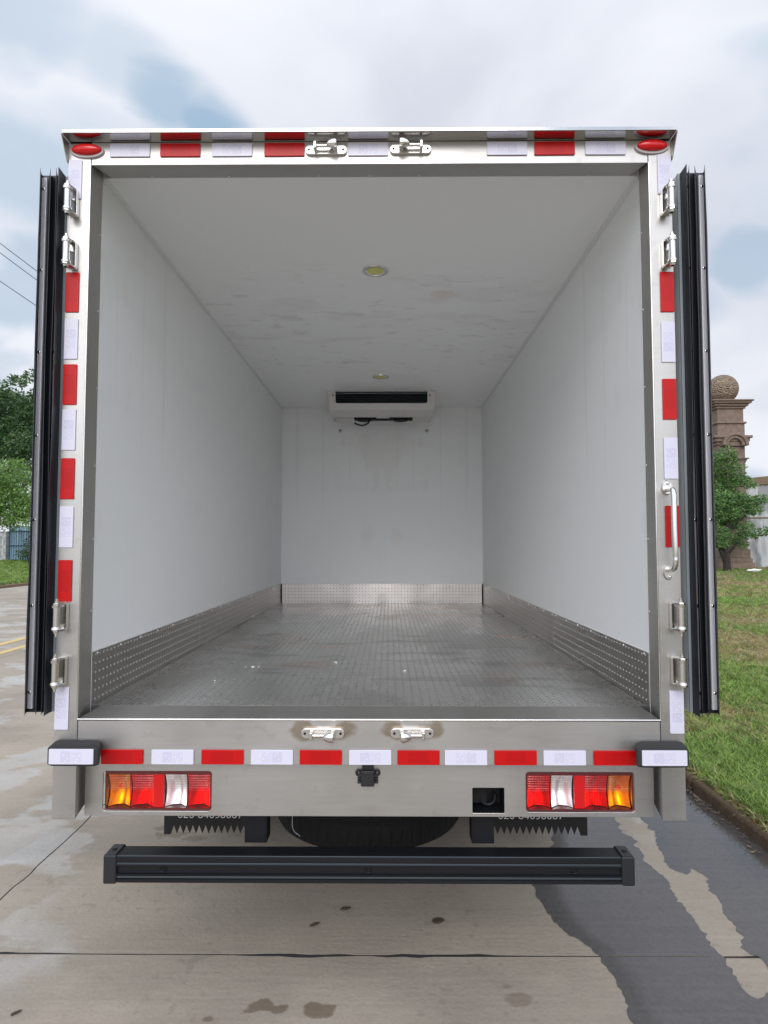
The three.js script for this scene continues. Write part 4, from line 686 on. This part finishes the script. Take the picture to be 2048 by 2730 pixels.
for (const [x, y] of [[-0.439, 2.800], [0.474, 2.799]]) { const t = sub(truck, 'wall_bolt'); const w = new THREE.CylinderGeometry(0.020, 0.022, 0.004, 24); w.rotateX(Math.PI / 2); w.translate(x, y, -4.406); part(t, 'washer', w, M.sealant); const b = new THREE.CylinderGeometry(0.008, 0.008, 0.016, 6); b.rotateX(Math.PI / 2); b.translate(x, y, -4.397); part(t, 'bolt_head', b, M.chassis); }
// --- underneath
for (const s of [-1, 1]) part(truck, 'chassis_rail', [box(s * 0.36, s * 0.43, 0.66, 0.86, -7.6, -0.12), box(s * 0.345, s * 0.36, 0.65, 0.87, -7.6, -0.12)], M.chassis);
for (const z of [-0.45, -1.2, -2.0, -2.8, -3.6, -4.3]) part(truck, 'cross_member', box(-1.09, 1.09, 0.871, 0.934, z - 0.04, z + 0.04), M.chassis);
part(truck, 'rear_axle', [rod([-0.9, 0.385, -1.78], [0.9, 0.385, -1.78], 0.07), (() => { const g = new THREE.SphereGeometry(0.19, 20, 14); g.translate(0, 0.385, -1.78); return g; })(), rod([0, 0.42, -1.78], [0, 0.55, -4.6], 0.045), box(-0.42, -0.36, 0.45, 0.50, -2.4, -1.2), box(0.36, 0.42, 0.45, 0.50, -2.4, -1.2)], M.chassis);
const tyreLathe = (R, r, w) => { const g = new THREE.LatheGeometry([[r, -w * 0.40], [r + 0.02, -w / 2], [R - 0.05, -w / 2], [R - 0.012, -w * 0.45], [R, -w * 0.36], [R + 0.003, 0], [R, w * 0.36], [R - 0.012, w * 0.45], [R - 0.05, w / 2], [r + 0.02, w / 2], [r, w * 0.40]].map(([x, y]) => new THREE.Vector2(x, y)), 64); return g; };
for (const [x, z, dual] of [[-0.68, -1.78, 1], [-0.91, -1.78, 1], [0.68, -1.78, 1], [0.91, -1.78, 1], [-0.86, -4.95, 0], [0.86, -4.95, 0]]) {
  const t = sub(truck, 'wheel'); t.position.set(x, 0.385, z); t.rotation.z = Math.PI / 2;
  part(t, 'tyre', tyreLathe(0.38, 0.215, 0.21), M.tyre); const rim = new THREE.CylinderGeometry(0.215, 0.215, 0.12, 32); part(t, 'rim', rim, M.alu);
}
{ // spare wheel carried flat
  const t = sub(truck, 'spare_wheel'); t.position.set(-0.02, 0.455, -0.82);
  part(t, 'tyre', tyreLathe(0.43, 0.215, 0.24), M.tyre); part(t, 'rim', [rod([0, -0.05, 0], [0, 0.05, 0], 0.215, 0.215, 32), rod([0, -0.09, 0], [0, 0.3, 0], 0.03)], M.chassis);
}
part(truck, 'cable', new THREE.TubeGeometry(new THREE.CatmullRomCurve3([V(-0.27, 0.66, -0.28), V(-0.285, 0.60, -0.29), V(-0.305, 0.54, -0.30), V(-0.30, 0.49, -0.28), V(-0.27, 0.475, -0.26)]), 20, 0.0018, 6), M.edgeTrim);
for (const x of [-0.677, 0.705]) { // saw-toothed rubber flaps behind the wheels
  const pts = [[-0.2205, 0.78], [-0.2205, 0.352], [-0.192, 0.352]], n = 14, a = -0.192, b = 0.192; for (let i = 0; i < n; i++) { pts.push([a + (b - a) * (i + 0.5) / n, 0.392]); if (i < n - 1) pts.push([a + (b - a) * (i + 1) / n, 0.356]); } pts.push([0.192, 0.352], [0.2205, 0.352], [0.2205, 0.78]);
  const g = new THREE.ExtrudeGeometry(shapeOf(pts), { depth: 0.008, bevelEnabled: false }), p = g.attributes.position, uv = g.attributes.uv; for (let i = 0; i < p.count; i++) uv.setXY(i, (p.getX(i) + 0.2205) / 0.441, (p.getY(i) - 0.352) / 0.43);
  g.translate(x, 0, -0.556); part(truck, 'mud_flap', g, M.flap);
}
{ // underrun bar
  const t = sub(truck, 'underrun_bar'), zb = -0.05;
  const pr = [[zb, 0.406], [zb, 0.416], [zb - 0.006, 0.419], [zb - 0.006, 0.4285], [zb, 0.432], [zb, 0.434], [zb - 0.010, 0.436], [zb - 0.010, 0.461], [zb, 0.463], [zb, 0.466], [zb - 0.006, 0.469], [zb - 0.006, 0.4745], [zb, 0.477], [zb, 0.494], [zb - 0.004, 0.498], [zb - 0.075, 0.498], [zb - 0.078, 0.494], [zb - 0.078, 0.406]];
  part(t, 'rail', prism(pr, 'x', -0.905, 0.902), M.blackPaint);
  part(t, 'edge_strip', [box(-0.905, 0.902, 0.4665, 0.4735, zb - 0.0055, zb - 0.002, 0.001)], M.anodised); part(t, 'edge_strip', [box(-0.905, 0.902, 0.4205, 0.4275, zb - 0.0055, zb - 0.002, 0.001)], M.anodised); part(t, 'edge_strip', [box(-0.905, 0.902, 0.4955, 0.4985, zb - 0.006, zb - 0.001, 0.001)], M.anodised);
  for (const s of [-1, 1]) { part(t, 'end_cap', [box(s * 0.892, s * 0.938, 0.402, 0.5025, zb - 0.085, zb + 0.005, 0.006), (() => { const q = new THREE.CylinderGeometry(0.008, 0.008, 0.006, 14); q.translate(s * 0.918, 0.5035, zb - 0.045); return q; })()], M.blackPlastic); }
  for (const x of [-0.73, 0, 0.73]) { const q = new THREE.TorusGeometry(0.0105, 0.003, 8, 20), c = new THREE.CylinderGeometry(0.006, 0.006, 0.004, 12); c.rotateX(Math.PI / 2); const m = merge([q, c]); m.translate(x, 0.449, zb - 0.0085); part(t, 'bolt', m, M.blackPaint); }
  for (const s of [-1, 1]) part(t, 'arm', [box(s * 0.385, s * 0.462, 0.497, 0.80, -0.165, -0.155, 0.002), box(s * 0.379, s * 0.386, 0.497, 0.80, -0.225, -0.155, 0.002)], M.blackPaint);
}
for (const s of [-1, 1]) { // side guards and the boxes between the axles
  for (const y of [0.44, 0.62]) part(truck, 'side_guard', box(s * 1.05, s * 1.075, y - 0.05, y + 0.05, -4.1, -2.35, 0.006), M.blackPaint);
  part(truck, s < 0 ? 'battery_box' : 'fuel_tank', box(s * 0.48, s * 0.98, 0.36, 0.84, s < 0 ? -3.2 : -3.7, -2.5, 0.05), M.chassis);
  part(truck, 'wheel_guard', box(s * 0.56, s * 1.06, 0.80, 0.815, -2.3, -1.25, 0.004), M.chassis);
}
part(truck, 'spare_carrier', [box(-0.36, 0.36, 0.60, 0.66, -1.35, -0.42), box(-0.05, 0.05, 0.58, 0.86, -1.3, -0.45)], M.chassis);
for (const s of [-1, 1]) part(truck, 'leaf_spring', box(s * 0.45, s * 0.52, 0.48, 0.52, -2.5, -1.05), M.chassis);
// --- cab, hidden ahead of the body
part(truck, 'cab', [prism([[-4.62, 0.75], [-6.45, 0.75], [-6.5, 1.45], [-6.15, 2.35], [-5.9, 2.45], [-4.75, 2.45], [-4.62, 2.3]], 'x', -0.98, 0.98, 0.05)], M.paint);

// ================================================================== SMALL LITTER
function bit(name, pos, size, m, label, cat, group) {
  const g = new THREE.IcosahedronGeometry(1, 1), p = g.attributes.position, k0 = rr(0, 50); for (let i = 0; i < p.count; i++) { const k = 0.55 + 0.9 * n3(p.getX(i) * 1.7 + k0, p.getY(i) * 1.7, p.getZ(i) * 1.7); p.setXYZ(i, p.getX(i) * k * size[0], p.getY(i) * k * size[1], p.getZ(i) * k * size[2]); } g.computeVertexNormals();
  const o = part(scene, name, g, m); o.position.set(...pos); o.rotation.y = rr(0, 3); tag(o, label, cat, group); return o;
}
bit('dead_leaf', [-0.12, 0.006, -0.62], [0.010, 0.005, 0.028], M.deadLeaf, 'small dark leaf on the concrete just below the middle of the underrun bar', 'leaf');
bit('dead_leaf', [-0.24, 0.006, -0.50], [0.007, 0.005, 0.022], M.deadLeaf, 'thin dark leaf left of the other leaf, nearer the slab joint', 'leaf');
bit('dead_leaf', [0.28, 0.006, -0.53], [0.026, 0.008, 0.018], M.deadLeaf, 'brown crumpled leaf on the dry concrete left of the puddle', 'leaf');
bit('dead_leaf', [-1.20, 0.005, 0.01], [0.006, 0.004, 0.018], M.deadLeaf, 'dark sliver of leaf on the pale patch at the lower left', 'leaf');
for (const [x, z, w] of [[-0.60, -0.92, 'middle one of three white scraps in a row on the left of the truck floor'], [-0.57, -0.92, 'right one of three white scraps in a row on the left of the truck floor'], [-0.635, -0.92, 'left one of three white scraps in a row on the left of the truck floor'], [-0.70, -0.60, 'white scrap on the truck floor near the left kick plate'], [-0.20, -1.05, 'white scrap on the truck floor left of the middle'], [0.15, -0.83, 'white scrap on the truck floor right of the middle']]) bit('paper_scrap', [x, 0.9965, z], [0.008, 0.0025, 0.004], M.paper, w, 'scrap', 'white scraps on the truck floor');

renderer.render(scene, camera);
